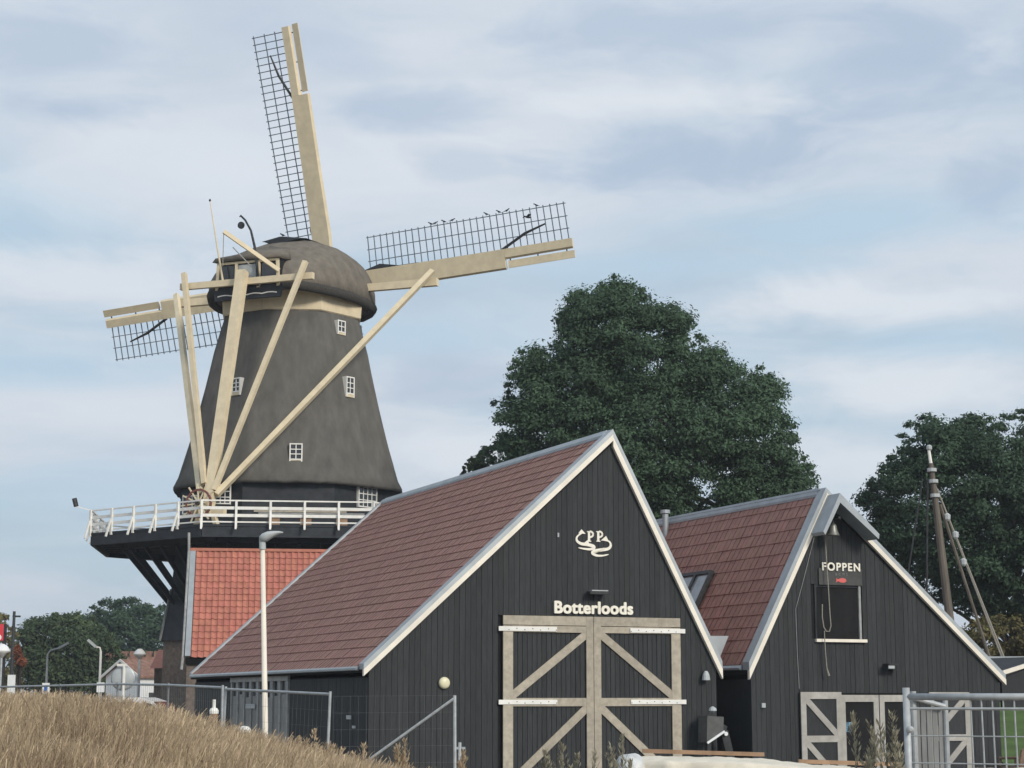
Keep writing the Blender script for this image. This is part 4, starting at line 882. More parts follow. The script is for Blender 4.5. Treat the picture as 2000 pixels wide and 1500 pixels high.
T2 = [(1674, 985), (1690, 945), (1735, 905), (1730, 880), (1768, 862), (1765, 832), (1800, 815), (1850, 826), (1890, 808), (1930, 822), (1965, 812), (2010, 795), (2100, 790), (2200, 880), (2260, 1000), (2220, 1140), (2120, 1200), (2000, 1235), (1890, 1215), (1850, 1185), (1770, 1130), (1715, 1075), (1690, 1040)]
tree('broadleaf_tree', 'dense dark tree standing behind the tall wooden ship mast', T2, 76, 4.6, 560, 300000, .085, 'leaf_dark', (.5, .95), 1990)
tree('sapling', 'slender light green treetop beside the ridge of the large shed roof', [(893, 935), (905, 905), (930, 890), (948, 872), (958, 890), (955, 960), (940, 1020), (905, 1020)], 84, .8, 26, 5000, .10, 'leaf_olive', (.2, .45), 925)
T3 = [(36, 1240), (60, 1212), (90, 1200), (125, 1198), (165, 1200), (200, 1222), (228, 1250), (240, 1300), (236, 1370), (30, 1370), (28, 1290)]
tree('broadleaf_tree', 'olive green rounded tree beyond the temporary fence panels', T3, 150, 3.6, 200, 60000, .17, 'leaf_olive', (.7, 1.4), 130, base_z=.3)
T4 = [(148, 1225), (180, 1188), (215, 1172), (240, 1166), (275, 1168), (298, 1182), (330, 1188), (380, 1190), (420, 1210), (440, 1300), (420, 1365), (150, 1365)]
tree('broadleaf_tree', 'broad dark green tree behind the crenellated brick wall', T4, 185, 5, 230, 70000, .20, 'leaf_dark', (.9, 1.8), 290, base_z=.3)
tree('broadleaf_tree', 'pale yellowish tree next to the red sign', [(-60, 1210), (-20, 1190), (12, 1198), (30, 1225), (38, 1280), (34, 1365), (-70, 1365)], 140, 2.5, 44, 20000, .16, 'leaf_yellow', (.5, 1.0), -15, base_z=.3)
tree('shrub', 'small rust red shrub between the street lamp and red sign', [(28, 1268), (36, 1262), (40, 1280), (50, 1292), (46, 1302), (34, 1298)], 120, .4, 14, 1400, .16, 'leaf_rust', (.15, .3), 40, base_z=.3)
tree('shrub', 'yellow green bush growing behind the ship mast ropes', [(1875, 1230), (1900, 1205), (1960, 1195), (2010, 1215), (2080, 1220), (2100, 1290), (1880, 1290)], 70, 1.2, 40, 18000, .09, 'leaf_yellow', (.3, .6), 1980)

# ------------------------------------------------------------------ ship mast behind the smaller shed
def ship_mast():
    Y = 64; p = lambda x, y, dy=0: at_y(x, y, Y + dy)
    base = at_y(1866, 1300, Y); top = p(1818, 905); d = (base - top); base = top + d * ((top.z - .0) / -d.z) if d.z < 0 else base
    root = thing('ship_mast', 'leaning brown wooden ship mast with stays and rigging behind the smaller shed', 'mast', (base.x, base.y, 0))
    wb(MB().tube([base, base.lerp(top, .4), base.lerp(top, .8), top], [.165, .155, .125, .08], 10), 'mast', 'mast_wood', root)
    wb(MB().tube([top, p(1813, 872)], [.06, .05], 8), 'topmast', 'white_paint', root); wb(MB().lathe([(.06, 0), (.10, .05), (.10, .16), (.04, .2)], p(1815, 880), 10), 'mast_light', 'sign_grey', root)
    for x, y in ((1820, 918), (1823, 940), (1826, 968)): c = p(x, y); wb(MB().tube([c - Vector((0, 0, .06)), c + Vector((0, 0, .06))], .17, 10), 'mast_band', 'sign_grey', root)
    def stay(a, b, r, n='stay', m='rope'):
        a, b = p(*a), p(*b); k = (a.z - .02) / (a.z - b.z); wb(MB().tube([a, a + (b - a) * k], r, 6), n, m, root)
    stay((1830, 955), (1960, 1282), .035); stay((1836, 985), (1932, 1282), .055, 'gaff', 'mast_wood'); stay((1812, 935), (1810, 1160), .035, m='iron'); stay((1802, 935), (1775, 1110), .03, m='iron'); stay((1826, 945), (1905, 1150), .025)
    for x, y in ((1850, 1010), (1882, 1098), (1866, 1045)): c = p(x, y); wb(MB().lathe([(.04, -.14), (.11, -.08), (.12, .08), (.04, .14)], c, 8), 'block', 'sign_grey', root)
ship_mast()

# ------------------------------------------------------------------ street furniture
def curved_lamp():
    top = at_y(513, 1068, 34); bot = at_y(519, 1480, 34); g = ground_z(bot.x, 34); base = Vector((bot.x + .04, 34, g))
    root = thing('street_lamp', 'tall cream lamp post with curved grey blade head before the big shed', 'street lamp', base)
    wb(MB().tube([base, base.lerp(top, .25), top], [.062, .055, .042], 12), 'pole', 'cream_trim', root, smooth=True)
    t2 = at_y(512, 1052, 34); wb(MB().tube([top - Vector((0, 0, .05)), t2], [.062, .058], 12), 'collar', 'sign_grey', root)
    sec = []
    for i, (x, y, hw, th) in enumerate(((507, 1050, .05, .03), (512, 1047.5, .10, .05), (522, 1044, .13, .055), (533, 1041.8, .12, .045), (545, 1040.3, .08, .03), (553, 1040, .02, .012))):
        c = at_y(x, y, 34); sec.append([c + Vector((0, hw * cos(a) , 0)) + Vector((0, 0, th * sin(a) - (.09 * max(0, 1 - abs(i - 1.6) / 2.2) if sin(a) < -.3 else 0))) for a in np.linspace(0, 2 * pi, 11)[:-1]])
    wb(MB().loft(sec), 'lamp_head', 'sign_grey', root, smooth=True)
curved_lamp()
def arm_lamp(label, px, ytop, xarm, yarm, Y, m='galvanised'):
    t = at_y(px, ytop, Y); g = ground_z(t.x, Y); root = thing('street_lamp', label, 'street lamp', (t.x, Y, g))
    wb(MB().tube([(t.x, Y, g), t], [.075, .05], 8), 'pole', m, root); e = at_y(xarm, yarm, Y)
    wb(MB().tube([t, t.lerp(e, .25) + Vector((0, 0, .12)), e], .04, 7), 'arm', m, root); wb(MB().beam(e, e + (e - t).normalized() * .5, .22, .10), 'lamp_head', 'sign_grey', root)
arm_lamp('thin grey street lamp with arm reaching towards the mill, before the olive tree', 93, 1278, 115, 1266, 90)
arm_lamp('pale street lamp with short arm bent away from the mill', 197, 1272, 188, 1264, 84, 'white_paint')
def cap_lamp(label, px, ytop, Y, w):
    t = at_y(px, ytop, Y); g = ground_z(t.x, Y); root = thing('street_lamp', label, 'street lamp', (t.x, Y, g))
    wb(MB().tube([(t.x, Y, g), (t.x, Y, t.z - .2)], .06, 8), 'pole', 'galvanised', root); wb(MB().lathe([(.07, -.35), (.16, -.2), (w, -.14), (w, -.10), (w * .7, .02), (.1, .1), (.02, .12)], t, 14), 'lamp_head', 'sign_white', root, smooth=True)
cap_lamp('mushroom topped lamp post in front of the small white house', 273, 1272, 84, .28); cap_lamp('mushroom topped lamp post below the red sign', 4, 1264, 62, .28)
def mirror():
    Y = 66; c = at_y(240, 1325, Y); g = ground_z(c.x, Y); root = thing('traffic_mirror', 'round pale traffic mirror seen from behind on a white post', 'mirror', (c.x, Y, g))
    wb(MB().lathe([(.40, 0), (.40, .03), (.37, .05), (.2, .09), (.02, .1)], c, 28, (0, -1, 0)), 'dish', 'sign_grey', root, smooth=True); wb(MB().lathe([(.43, -.03), (.43, .005), (.40, .02)], c, 28, (0, -1, 0)), 'rim', 'zinc', root)
    x = at_y(244, 1300, Y).x; wb(MB().tube([(x, Y - .13, g), (x, Y - .13, at_y(244, 1297, Y).z)], .055, 8), 'post', 'white_paint', root); wb(MB().beam((x - .25, Y - .13, at_y(240, 1299, Y).z), (x + .1, Y - .13, at_y(240, 1299, Y).z), .1, .09), 'bracket', 'white_paint', root)
mirror()
def plate_sign(label, px, y0, y1, wpx, Y, blue):
    a = at_y(px, y0, Y); b = at_y(px, y1, Y); g = ground_z(a.x, Y); w = wpx / 3652 * Y / 2; root = thing('street_sign', label, 'sign', (a.x, Y, g))
    wb(MB().tube([(a.x, Y + .05, g), (a.x, Y + .05, a.z)], .03, 8), 'post', 'galvanised', root); p = wb(MB().box((a.x - w, Y - .02, b.z), (a.x + w, Y + .01, a.z)), 'plate', 'sign_white', root)
    if blue: m = (a + b) / 2; wb(MB().box((a.x - w * .45, Y - .026, m.z - .09), (a.x + w * .45, Y - .021, m.z + .09)), 'symbol', 'sign_blue', root, p)
plate_sign('white plate sign with blue square in front of the dry grass', 90, 1334, 1356, 14, 50, True); plate_sign('plain white plate sign on the pale street lamp side', 197, 1333, 1352, 15, 52, False); plate_sign('tall narrow pale sign beyond the fence near the red sign', 23, 1318, 1360, 15, 58, False)
def red_sign():
    Y = 62; a = at_y(-34, 1219, Y); b = at_y(7, 1251, Y); root = thing('shop_sign', 'red sign board with white round mark beside a mushroom lamp', 'sign', ((a.x + b.x) / 2, Y, .3))
    s = wb(MB().box((a.x, Y - .05, b.z), (b.x, Y, a.z)), 'board', 'sign_red', root); c = at_y(-2, 1245, Y); wb(MB().lathe([(.10, 0), (.10, .012)], (c.x, Y - .052, c.z), 16, (0, -1, 0)), 'round_mark', 'sign_white', root, s)
    x = at_y(10, 1230, Y).x; wb(MB().box((x - .05, Y - .04, ground_z(x, Y)), (x + .05, Y + .04, a.z)), 'post', 'iron', root); x2 = a.x - .06; wb(MB().box((x2 - .05, Y - .04, ground_z(x2, Y)), (x2 + .05, Y + .04, a.z)), 'post', 'iron', root)
red_sign()
def pole_thing():
    Y = 130; t = at_y(28, 1194, Y); root = thing('utility_pole', 'thin dark utility pole in front of the pale yellowish tree', 'pole', (t.x, Y, .3)); wb(MB().tube([(t.x, Y, .2), t], [.16, .10], 8), 'pole', 'iron', root); wb(MB().beam(t + Vector((-.1, 0, -.35)), t + Vector((.45, 0, -.35)), .12, .12), 'arm', 'iron', root)
pole_thing()

# ------------------------------------------------------------------ far houses and wall
def far_wall():
    Y = 165; a = at_y(203, 1283, Y); b = at_y(345, 1296, Y); root = thing('brick_wall', 'old brick wall with square battlements behind the small white house', 'wall', ((a.x + b.x) / 2, Y, .3))
    zt = a.z; wb(MB().box((a.x, Y, .1), (b.x, Y + 1, zt - .0)), 'wall', 'brick_red', root); n = 9; w = (b.x - a.x) / n
    for i in range(n): wb(MB().box((a.x + i * w + .12, Y, zt + .001), (a.x + (i + 1) * w - .12, Y + .8, zt + .50)), 'merlon', 'brick_red', root)
far_wall()
def white_house():
    Y = 120; A = at_y(240, 1291, Y); E = at_y(288, 1318, Y); root = thing('house', 'small white gabled house with weathered red roof and pale windows', 'house', (A.x, Y, .3))
    dx = E.x - A.x; zr = A.z; ze = E.z; fr = Frame((A.x, Y, 0), -38)
    W = lambda x, y, z: fr.w(x, y, z)
    hw = dx * 1.0; Lh = 5.0
    g = MB().prism([(-hw, .2), (hw, .2), (hw, ze), (0, zr - .1), (-hw, ze)], lambda a, b, t: W(a, t, b), 0, Lh); wb(g, 'wall', 'sign_white', root)
    for sg in (-1, 1):
        r = wb(MB().prism([(0, zr), (sg * (hw + .25), ze - .22), (sg * (hw + .25), ze - .1), (0, zr + .12)], lambda a, b, t: W(a, t, b), -.2, Lh + .2), 'roof', 'brick_red', root)
        wb(MB().prism([(0, zr - .05), (sg * (hw + .27), ze - .27), (sg * (hw + .27), ze - .08), (0, zr + .13)], lambda a, b, t: W(a, t, b), -.26, -.201), 'verge_board', 'white_paint', root, r)
    for y in (.8, 2.1, 3.4):
        w = wb(MB().box((0, 0, 0), (0, 0, 0)) if False else MB().prism([(y, 1.5), (y + .8, 1.5), (y + .8, 2.6), (y, 2.6)], lambda a, b, t: W(t, a, b), hw + .01, hw + .04), 'window', 'glass', root)
        for e in (y - .12, y + .8): wb(MB().prism([(e, 1.4), (e + .12, 1.4), (e + .12, 2.7), (e, 2.7)], lambda a, b, t: W(t, a, b), hw + .01, hw + .06), 'frame', 'white_paint', root, w)
white_house()
def brick_annex():
    a = at_y(302, 1290, 96); b = at_y(330, 1290, 96); root = thing('house', 'small brown brick building with orange tiled roof left of the mill base', 'house', ((a.x + b.x) / 2, 96, .3))
    wb(MB().box((a.x, 96, .1), (b.x + 1, 100, a.z - .35)), 'wall', 'brick', root); wb(MB().prism([(96 - .2, a.z - .4), (98, a.z + .6), (100.2, a.z - .4), (98, a.z + .45)], lambda p, q, t: (t, p, q), a.x - .2, b.x + 1.2), 'roof', 'tile_orange', root)
brick_annex()

# ------------------------------------------------------------------ white van and bollards behind the grass
def van():
    Y = 60; P = at_y(268, 1361, Y); g = ground_z(P.x, Y); root = thing('van', 'white van parked beyond the dry grass near the traffic mirror', 'van', (P.x, Y, g), radians(-6))
    H = 2.3 - g; half = .85
    prof = [(-2.2, .35), (-2.25, .9), (-2.15, H - .25), (-1.95, H - .05), (.35, H), (.75, H - .12), (1.5, H - .78), (2.2, H - .98), (2.42, H - 1.2), (2.45, .4)]
    MB().loft([[(x * (1 if abs(y) < half - .05 else .985), y, z) for x, z in prof] for y in (-half, -half + .12, half - .12, half)]).build('body', 'car_white', root)
    MB().prism([(.45, H - .14), (.72, H - .2), (1.35, H - .76), (.45, H - .76)], lambda a, b, t: (a, t, b), -half - .006, -half + .02).build('side_window', 'glass', root)
    MB().prism([(-.9, H - .16), (.3, H - .14), (.3, H - .76), (-.9, H - .76)], lambda a, b, t: (a, t, b), -half - .006, -half + .02).build('side_window', 'glass', root)
    MB().loft([[(.80, y, H - .13), (1.50, y, H - .745), (1.47, y, H - .76), (.77, y, H - .15)] for y in (-half + .1, half - .1)]).build('windscreen', 'glass', root)
    for x in (-1.45, 1.6):
        for sy in (-1, 1):
            w = MB().lathe([(.20, 0), (.32, .01), (.33, .1), (.32, .19), (.2, .2)], (x, sy * half - (.2 if sy > 0 else 0) - (-.0), .33), 18, (0, 1, 0)).build('wheel', 'rubber', root); MB().lathe([(.19, -.004), (.06, .03)], (x, sy * half - (.2 if sy > 0 else 0) + (-.0 if sy < 0 else .2), .33), 14, (0, -sy * -1 or 1, 0)).build('rim', 'galvanised', w)
    for sy in (-.6, .6): MB().box((2.40, sy - .18, H - 1.32), (2.47, sy + .18, H - 1.15)).build('headlight', 'glass_pale', root)
van()
def bollard(label, px, ytop, ycap, w, Y, pin=False):
    t = at_y(px, ytop, Y); c = at_y(px, ycap, Y); r = w / 3652 * Y / 2; g = ground_z(t.x, Y)
    root = thing('mooring_post', label, 'mooring post', (t.x, Y, g)); wb(MB().tube([(t.x, Y, g), (t.x, Y, c.z)], r * .92, 12), 'post', 'plank_tan', root)
    wb(MB().lathe([(r, 0), (r * 1.03, (t.z - c.z) * .5), (r * .7, (t.z - c.z) * .9), (r * .2, t.z - c.z)], (t.x, Y, c.z + .001), 14), 'cap', 'white_paint', root, smooth=False)
    if pin: wb(MB().tube([(t.x, Y, t.z - .02), (t.x, Y, t.z + .14)], .03, 6), 'pin', 'white_paint', root)
bollard('white capped mooring post with a thin pin on top beside the slatted doors', 418, 1382, 1394, 18, 33, True); bollard('low white capped mooring post half hidden by dry grass', 417, 1418, 1432, 17, 27); bollard('broad white capped mooring post in front of the slatted doors', 477, 1418, 1431, 26, 31)

# ------------------------------------------------------------------ temporary mesh fence
def fence_panel(label, x0, y0, Y0, x1, y1, Y1, h=2.0, lean=0.0, mid=True):
    a = at_y(x0, y0, Y0); b = at_y(x1, y1, Y1); root = thing('mesh_fence', label, 'fence', ((a.x + b.x) / 2, (Y0 + Y1) / 2, min(ground_z(a.x, Y0), ground_z(b.x, Y1))), 0, 'temporary mesh fence panels')
    d = (b - a); d.z = 0; d.normalize(); n = Vector((-d.y, d.x, 0)); dn = Vector((lean * d.x, lean * d.y, -h))
    for p in (a, b):
        q = p + dn; q.z = min(q.z, ground_z(q.x, q.y)); wb(MB().tube([p + Vector((0, 0, .04)), q], .021, 8), 'post', 'galvanised', root)
    wb(MB().tube([a, b], .021, 8), 'top_rail', 'galvanised', root); wb(MB().tube([a + dn * .93, b + dn * .93], .018, 8), 'bottom_rail', 'galvanised', root)
    L = (b - a).length; mb = MB()
    for i in range(1, int(L / .12)): p = a.lerp(b, i * .12 / L); mb.beam(p, p + dn * .93, .0026, .0026, up=n)
    for j in range(1, 8): mb.beam(a + dn * (j * .93 / 8), b + dn * (j * .93 / 8), .0026, .0026, up=n)
    wb(mb, 'mesh', 'wire', root, kind='stuff'); return root
for lb, p in (('upright galvanised mesh fence panel joined to the leaning panel, before the windmill base', (435, 1343, 30, 329, 1338, 33)), ('galvanised mesh fence panel before the mushroom lamp and white van', (329, 1338, 33, 230, 1336, 36)), ('galvanised mesh fence panel before the pale bent street lamp', (230, 1336, 36, 118, 1339, 38.5)), ('galvanised mesh fence panel before the plate sign with blue square', (118, 1339, 38.5, -10, 1342, 41))): fence_panel(lb, *p)
fence_panel('leaning galvanised mesh fence panel in front of the slatted doors', 441, 1346, 29.6, 645, 1356, 27, lean=-.12)
def brace_post():
    Y = 27.4; t = at_y(888, 1358, Y); root = thing('fence_post', 'galvanised fence post with long diagonal strut before the big shed', 'fence', (t.x, Y, ground_z(t.x, Y)))
    q = Vector((t.x + .02, Y, ground_z(t.x, Y))); wb(MB().tube([t, q], .024, 8), 'post', 'galvanised', root); e = at_y(712, 1487, Y); k = (t.z - ground_z(e.x, Y)) / (t.z - e.z); wb(MB().tube([t - Vector((0, 0, .04)), t + (e - t) * k], .02, 8), 'strut', 'galvanised', root)
    b = at_y(652, 1360, 27.2); mb = MB(); L = (t - b).length
    for i in range(int(L / .12)): p = b.lerp(t, i * .12 / L); mb.beam(p, p - Vector((0, 0, 1.85)), .0026, .0026)
    for j in range(8): mb.beam(b - Vector((0, 0, j * .24)), t - Vector((0, 0, j * .24)), .0026, .0026)
    wb(mb, 'mesh', 'wire', root, kind='stuff')
brace_post()
def standpipe():
    Y = 40; t = at_y(898, 1450, Y); root = thing('standpipe', 'small grey standpipe with tap near the fence strut', 'tap', (t.x, Y, .05)); wb(MB().tube([(t.x, Y, .05), t], .035, 8), 'pipe', 'sign_grey', root); wb(MB().beam(t + Vector((-.12, 0, -.12)), t + Vector((.12, 0, -.12)), .05, .05), 'tap', 'galvanised', root)
standpipe()
def right_fence():
    Y = 15.5; a = at_y(1770, 1361, Y); b = at_y(2120, 1361, Y - .6); root = thing('mesh_fence', 'sturdy galvanised bar fence with thick top rail before the smaller shed', 'fence', (a.x, Y, ground_z(a.x, Y)))
    g = ground_z(a.x, Y); d = (b - a).normalized(); n = Vector((-d.y, d.x, 0))
    for p, r, up in ((a, .030, .075), (b, .030, .05)): wb(MB().tube([Vector((p.x, p.y, g - .05)), p + Vector((0, 0, up))], r, 12), 'post', 'galvanised', root, smooth=True)
    wb(MB().tube([a, b], .028, 12), 'top_rail', 'galvanised', root, smooth=True)
    for y, r in ((1384, .013), (1437, .006), (1490, .006), (1560, .006), (1640, .013)):
        z = at_y(1770, y, Y).z - a.z; wb(MB().tube([a + Vector((0, 0, z)), b + Vector((0, 0, z))], r, 6), 'cross_bar', 'galvanised', root)
    L = (b - a).length; s = 20.6 / 3652 * Y
    for i in range(6, int(L / s)): p = a + d * (i * s); wb(MB().tube([p + Vector((0, .0, 0)), Vector((p.x + .015, p.y, g))], .007, 6), 'bar', 'galvanised', root)
    c = at_y(1777, 1425, Y - .06); wb(MB().lathe([(.03, 0), (.03, .03), (.012, .04)], c, 10, (0, -1, 0)), 'clamp', 'galvanised', root)
    # narrow board panel tied behind the post
    Y2 = 17; r2 = thing('board_gate', 'narrow grey upright board gate leaning behind the thick fence post', 'gate', (at_y(1815, 1400, Y2).x, Y2, ground_z(at_y(1815, 1400, Y2).x, Y2)))
    xs = np.linspace(1785, 1843, 6); g2 = ground_z(at_y(1815, 1400, Y2).x, Y2)
    for i in range(5):
        p = at_y(xs[i] + 1, 1368 + 4 * i, Y2); q = at_y(xs[i + 1] - 1, 1368 + 4 * i, Y2); wb(MB().box((p.x, Y2, g2), (q.x, Y2 + .025, p.z)), 'board', 'gate_board', r2)
    wb(MB().tube([at_y(1783, 1350, Y2), Vector((at_y(1783, 1350, Y2).x, Y2, g2))], .028, 10), 'post', 'galvanised', r2); wb(MB().tube([at_y(1846, 1368, Y2), Vector((at_y(1846, 1368, Y2).x, Y2, g2))], .025, 10), 'post', 'galvanised', r2); wb(MB().tube([at_y(1786, 1364, Y2 - .05), at_y(1846, 1380, Y2 - .05)], .024, 10), 'rail', 'galvanised', r2)
material('gate_board', (0.25, 0.255, 0.255), 0.75, 0.12, 5, 0.2, 30, rnd=0.1, stretch=(3, 3, .5))
right_fence()

# ------------------------------------------------------------------ covered boat hull in front of the sheds
def boat():
    Y = 24; root = thing('boat', 'brown boat hull under a cream tarpaulin with white wrapped end', 'boat', (at_y(1500, 1480, Y).x, Y, .2))
    P = lambda x, y, dy: at_y(x, y, Y) + Vector((0, dy, 0))
    xs = [1238, 1300, 1400, 1500, 1600, 1700, 1850, 2000, 2100]; ysh = [1472, 1470, 1472, 1476, 1488, 1494, 1496, 1494, 1490]; bw = [.25, .55, .8, .95, 1.0, 1.0, .95, .8, .5]
    rings = []
    for x, y, w in zip(xs, ysh, bw):
        c = P(x, y, 0); z0 = c.z - .10; rings.append([Vector((c.x, Y - w, z0)), Vector((c.x, Y - w * .93, z0 - .35)), Vector((c.x, Y - w * .6, max(.22, z0 - .85))), Vector((c.x, Y, .2)), Vector((c.x, Y + w * .6, max(.22, z0 - .85))), Vector((c.x, Y + w * .93, z0 - .35)), Vector((c.x, Y + w, z0))])
    wb(MB().loft(rings), 'hull', 'hull_brown', root, smooth=True)
    # tarpaulin draped across with folds
    nx, ny = 90, 22; V = []; 
    for i in range(nx):
        x = 1250 + (2100 - 1250) * i / (nx - 1); y = float(np.interp(x, xs, ysh)); w = float(np.interp(x, xs, bw)) + .03; c = P(x, y, 0)
        hang = .12 + .10 * sin(i * .21) ** 2 + (.10 if x > 1400 else 0) + .03 * sin(i * .9)
        for j in range(ny):
            t = -1 + 2 * j / (ny - 1); fold = .022 * sin(i * .8 + 3 * t) + .014 * sin(i * 2.1 - 5 * t) + .02 * sin(i * .33 + t * 7)
            if abs(t) < .72: yy = t / .72 * w; zz = c.z - .045 - .05 * (t / .72) ** 2 + fold * .22
            else: k = (abs(t) - .72) / .28; yy = (w + .05 * k + fold * .6) * (1 if t > 0 else -1); zz = c.z - .095 - hang * k + fold * .3
            V.append((c.x, Y + yy, zz))
    Q = [(i * ny + j, (i + 1) * ny + j, (i + 1) * ny + j + 1, i * ny + j + 1) for i in range(nx - 1) for j in range(ny - 1)]
    wb(MB().add(V, Q), 'tarpaulin', 'tarp', root, smooth=True)
    a, b = at_y(1255, 1466.5, Y + .5), at_y(1492, 1473.5, Y + .5); wb(MB().beam(a, b, .10, .05), 'batten', 'plank_tan', root)
    a, b = at_y(1560, 1487, Y + .5), at_y(1760, 1493, Y + .5); wb(MB().beam(a, b, .10, .05), 'batten', 'plank_tan', root)
    c = at_y(1232, 1492, Y - .1); rg = []
    for i, f in enumerate(np.linspace(-1, 1, 9)):
        rr = sqrt(max(.02, 1 - abs(f) ** 2.6)); rg.append([Vector((c.x + f * .20 + .0, Y - .1 + .42 * rr * cos(a), c.z - .06 + (.19 * rr) * sin(a) + .015 * sin(5 * a + i))) for a in np.linspace(0, 2 * pi, 15)[:-1]])
    wb(MB().loft(rg), 'wrapped_end', 'plastic_wrap', root, smooth=True)
    for x in (1350, 1600, 1900):
        p = at_y(x, 1490, Y)
        for sy in (-.5, .5): wb(MB().box((p.x - .1, Y + sy - .1, ground_z(p.x, Y + sy) - .02), (p.x + .1, Y + sy + .1, .75)), 'cradle_block', 'plank_tan', root)
boat()

# ------------------------------------------------------------------ machine between the sheds, garden chair
def alley_gear():
    s, z = fp(1400, 1420, -0.5); root = thing('outboard_motor', 'grey hooded outboard motor on a dark stand in the gap between sheds', 'motor', BF.w(s, -.5, 0.075), BF.a)
    f = lambda px, py: (fp(px, py, -.5)[0] - s, fp(px, py, -.5)[1] - .075)
    a, b, c, d = f(1372, 1450), f(1404, 1428), f(1402, 1400), f(1373, 1398)
    MB().prism([a, b, (b[0] + .02, c[1]), d], fxy, -.22, .22).build('hood', 'grey_cover', root)
    MB().beam((a[0], -.24, a[1] - .01), (b[0] + .02, -.24, b[1]), .03, .05).build('trim_bar', 'sign_white', root)
    c1 = f(1392, 1388); MB().lathe([(.04, -.04), (.10, 0), (.08, .06), (.02, .1)], (c1[0], 0, c1[1]), 10).build('tiller_head', 'sign_grey', root)
    t0, t1 = f(1412, 1428), f(1440, 1480); MB().beam((t0[0], 0, t0[1]), (t1[0], 0, .0), .16, .2).build('leg', 'iron', root); MB().beam((b[0] - .02, 0, b[1] + .1), (t0[0] + .05, 0, t0[1] + .02), .14, .2).build('bracket', 'iron', root); MB().box((-.35, -.2, 0), (.35, .2, .08)).build('stand_base', 'iron', root); MB().box((a[0] + .1, -.06, .08), (a[0] + .2, .06, a[1] + .1)).build('stand_leg', 'iron', root)
    q = f(1412, 1433); MB().lathe([(.05, 0), (.05, .03)], (q[0], -.13, q[1]), 10, (0, -1, 0)).build('knob', 'sign_white', root)
    s2, z2 = fp(1422, 1390, 1.6); r2 = thing('marker_buoy', 'small red marker float hung on the dark wall between the sheds', 'float', BF.w(s2, 2.9, z2 - .1), BF.a); MB().lathe([(.02, -.12), (.07, -.06), (.075, .04), (.03, .1), (.015, .16)], (0, 0, 0), 12).build('float', 'salmon', r2, smooth=True); MB().tube([(0, 0, .15), (0, .04, .32)], .01, 5).build('cord', 'rope', r2)
alley_gear()
def garden_chair():
    s, z = fp(1975, 1480, -.6); root = thing('garden_chair', 'brown wicker garden chair below the low canopy', 'chair', BF.w(s + .15, -.6, .075), BF.a + radians(195))
    zt = .98
    MB().loft([[(-.3, -.28, .42), (.3, -.28, .42), (.3, .28, .42), (-.3, .28, .42)], [(-.3, -.28, .50), (.3, -.28, .50), (.3, .28, .50), (-.3, .28, .50)]]).build('seat', 'wicker', root)
    MB().loft([[(-.3 + .02 * abs(i), .28 + .04 * abs(i), .5), (.3 - .02 * abs(i), .28 + .04 * abs(i), .5), (.27, .36 + .04 * abs(i), zt - .06), (.1, .37 + .04 * abs(i), zt), (-.1, .37 + .04 * abs(i), zt), (-.27, .36 + .04 * abs(i), zt - .06)] for i in (0, 1)]).build('backrest', 'wicker', root)
    for x in (-.31, .31):
        MB().tube([(x, -.26, .5), (x, -.27, .70), (x, .32, .72)], .035, 7).build('armrest', 'wicker', root)
        for y in (-.25, .25): MB().tube([(x * .9, y, .42), (x, y * 1.1, 0)], [.03, .022], 7).build('leg', 'wicker', root)
garden_chair()

# ------------------------------------------------------------------ dry grass and weeds
def grass():
    n = 230000
    x = rng.uniform(-9.5, 5.5, n); y = 15.5 + 6.5 * rng.random(n) ** .75
    keep = (rng.random(n) < np.where(x < -.6, 1, np.where(x < 1.2, .55, .3))); x, y = x[keep], y[keep]; n = len(x)
    xs = np.linspace(-12, 12, 121); ysg = np.linspace(6, 32, 131); G = np.array([[ground_z(a, b) for a in xs] for b in ysg])
    fx = (x + 12) / .2; fy = (y - 6) / .2; i0 = fx.astype(int); j0 = fy.astype(int); u = fx - i0; v = fy - j0
    z = G[j0, i0] * (1 - u) * (1 - v) + G[j0, i0 + 1] * u * (1 - v) + G[j0 + 1, i0] * (1 - u) * v + G[j0 + 1, i0 + 1] * u * v
    clump = .5 + .5 * np.sin(x * 1.7 + 1.3 * np.sin(y * 1.1)) * np.cos(y * 1.9 + x * .6)
    h = (.26 + .24 * rng.random(n) + .10 * clump) * np.where(x < -.5, 1, np.where(x > 1.2, .6, .8)); a = rng.uniform(0, 2 * pi, n); ln = h * rng.uniform(.05, .55, n); wdt = rng.uniform(.0015, .0038, n)
    dx, dy = np.cos(a) * ln + .06 * h, np.sin(a) * ln; sx, sy = -np.sin(a + .7) * wdt, np.cos(a + .7) * wdt
    B0 = np.stack([x, y, z - .02], 1); M1 = B0 + np.stack([dx * .35, dy * .35, h * .6], 1); T = B0 + np.stack([dx, dy, h], 1); sd = np.stack([sx, sy, np.zeros(n)], 1)
    hd = (rng.random(n) < .35)[:, None]; tipw = np.where(hd, 1.5, .25)
    V = np.stack([B0 - sd, B0 + sd, M1 + sd * 1.0, M1 - sd * 1.0, T + sd * tipw, T - sd * tipw], 1).reshape(-1, 3); o = np.arange(n)[:, None] * 6
    Q = np.concatenate([o + np.array([[0, 1, 2, 3]]), o + np.array([[3, 2, 4, 5]])], 0); np_mesh('dry_grass', V, Q, 'dry_grass', kind='stuff', label='tall dry straw coloured grass on the bank', category='grass')
grass()
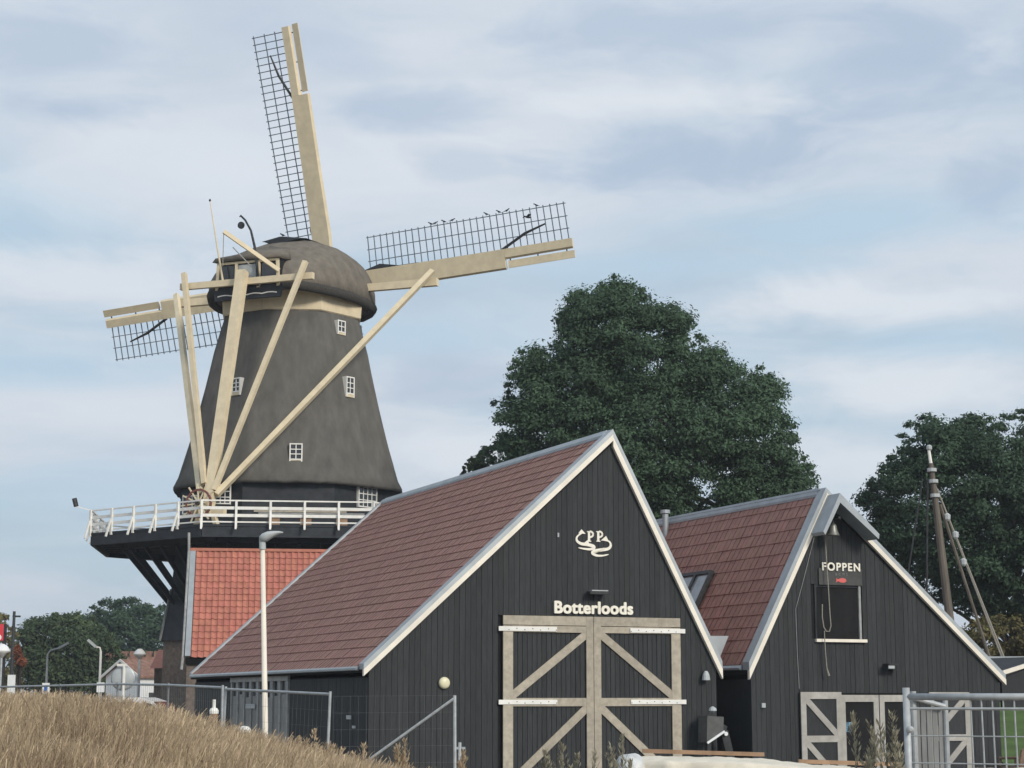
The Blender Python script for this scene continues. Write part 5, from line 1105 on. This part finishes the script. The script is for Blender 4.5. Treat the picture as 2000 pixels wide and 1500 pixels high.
def weed(px, ytop, Y, label, grp, nst=5, spread=.35, mat='weed', full=1.0):
    t = at_y(px, ytop, Y); g = ground_z(t.x, Y); H = t.z - g; root = thing('weed', label, 'plant', (t.x, Y, g), 0, grp); stem = MB(); V = []; Q = []
    for s in range(nst):
        hh = H * (1 if s == 0 else random.uniform(.62, .95)); ax = random.uniform(-spread, spread) * (0 if s == 0 else 1); ay = random.uniform(-spread, spread)
        pts = [Vector((ax * k * k, ay * k * k * .6, hh * k)) for k in (0, .35, .7, 1)]; stem.tube(pts, [.009, .007, .005, .002], 5)
        for q in range(int(150 * full)):
            k = random.uniform(.25, 1); c = Vector((ax * k * k, ay * k * k * .6, hh * k)); a = random.uniform(0, 2 * pi); rr = (1.05 - k) * .26 * random.random() + .012; c += Vector((cos(a) * rr, sin(a) * rr, rr * .9)); l = random.uniform(.018, .045); d = Vector((cos(a) * .5, sin(a) * .5, .9)).normalized(); sd = Vector((-sin(a), cos(a), 0)) * l * .32; o = len(V); V += [c - d * l - Vector((0, 0, 0)), c + sd, c + d * l, c - sd]; Q.append((o, o + 1, o + 2, o + 3))
    stem.build('stem', mat, root); np_mesh('foliage', np.array([v[:] for v in V]), np.array(Q), mat, root)
wl1 = 'tall feathery weed in front of the large double doors'
for px, yt, Y in ((1065, 1466, 21.2), (1098, 1452, 21.0), (1128, 1474, 21.4), (1160, 1468, 21.2), (1192, 1452, 21.3), (1216, 1436, 21.6)): weed(px, yt, Y, wl1, 'weeds before the large doors', 3, .22)
weed(1672, 1396, 17.5, 'tall pale seeding weed in front of the glazed door with poster', 'weeds before the smaller shed', 6, .3); weed(1748, 1390, 17.0, 'tall pale seeding weed beside the thick fence post', 'weeds before the smaller shed', 6, .28)
wl2 = 'brown seeding dock plant standing in the dry grass before the shed wall'
for px, yt in ((583, 1441), (591, 1450), (600, 1446), (614, 1428), (642, 1453), (651, 1457), (668, 1464), (711, 1450), (777, 1455), (791, 1446), (690, 1472), (905, 1468)): weed(px, yt, 22.3, wl2, 'dock plants in the grass', 2, .08, 'dry_grass', .8)

# ------------------------------------------------------------------ thin summer haze
def haze():
    o = MB().box((-3100, -250, -1.0), (3100, 4100, 42)).build('haze', 'soil', kind='stuff'); m = bpy.data.materials.new('haze_air'); m.use_nodes = True; nt = m.node_tree; nt.nodes.clear()
    out = nt.nodes.new('ShaderNodeOutputMaterial'); v = nt.nodes.new('ShaderNodeVolumePrincipled'); v.inputs['Color'].default_value = (.86, .92, 1, 1); v.inputs['Density'].default_value = 0.00042; v.inputs['Anisotropy'].default_value = 0.2
    nt.links.new(v.outputs[0], out.inputs['Volume']); o.data.materials.clear(); o.data.materials.append(m)
haze()
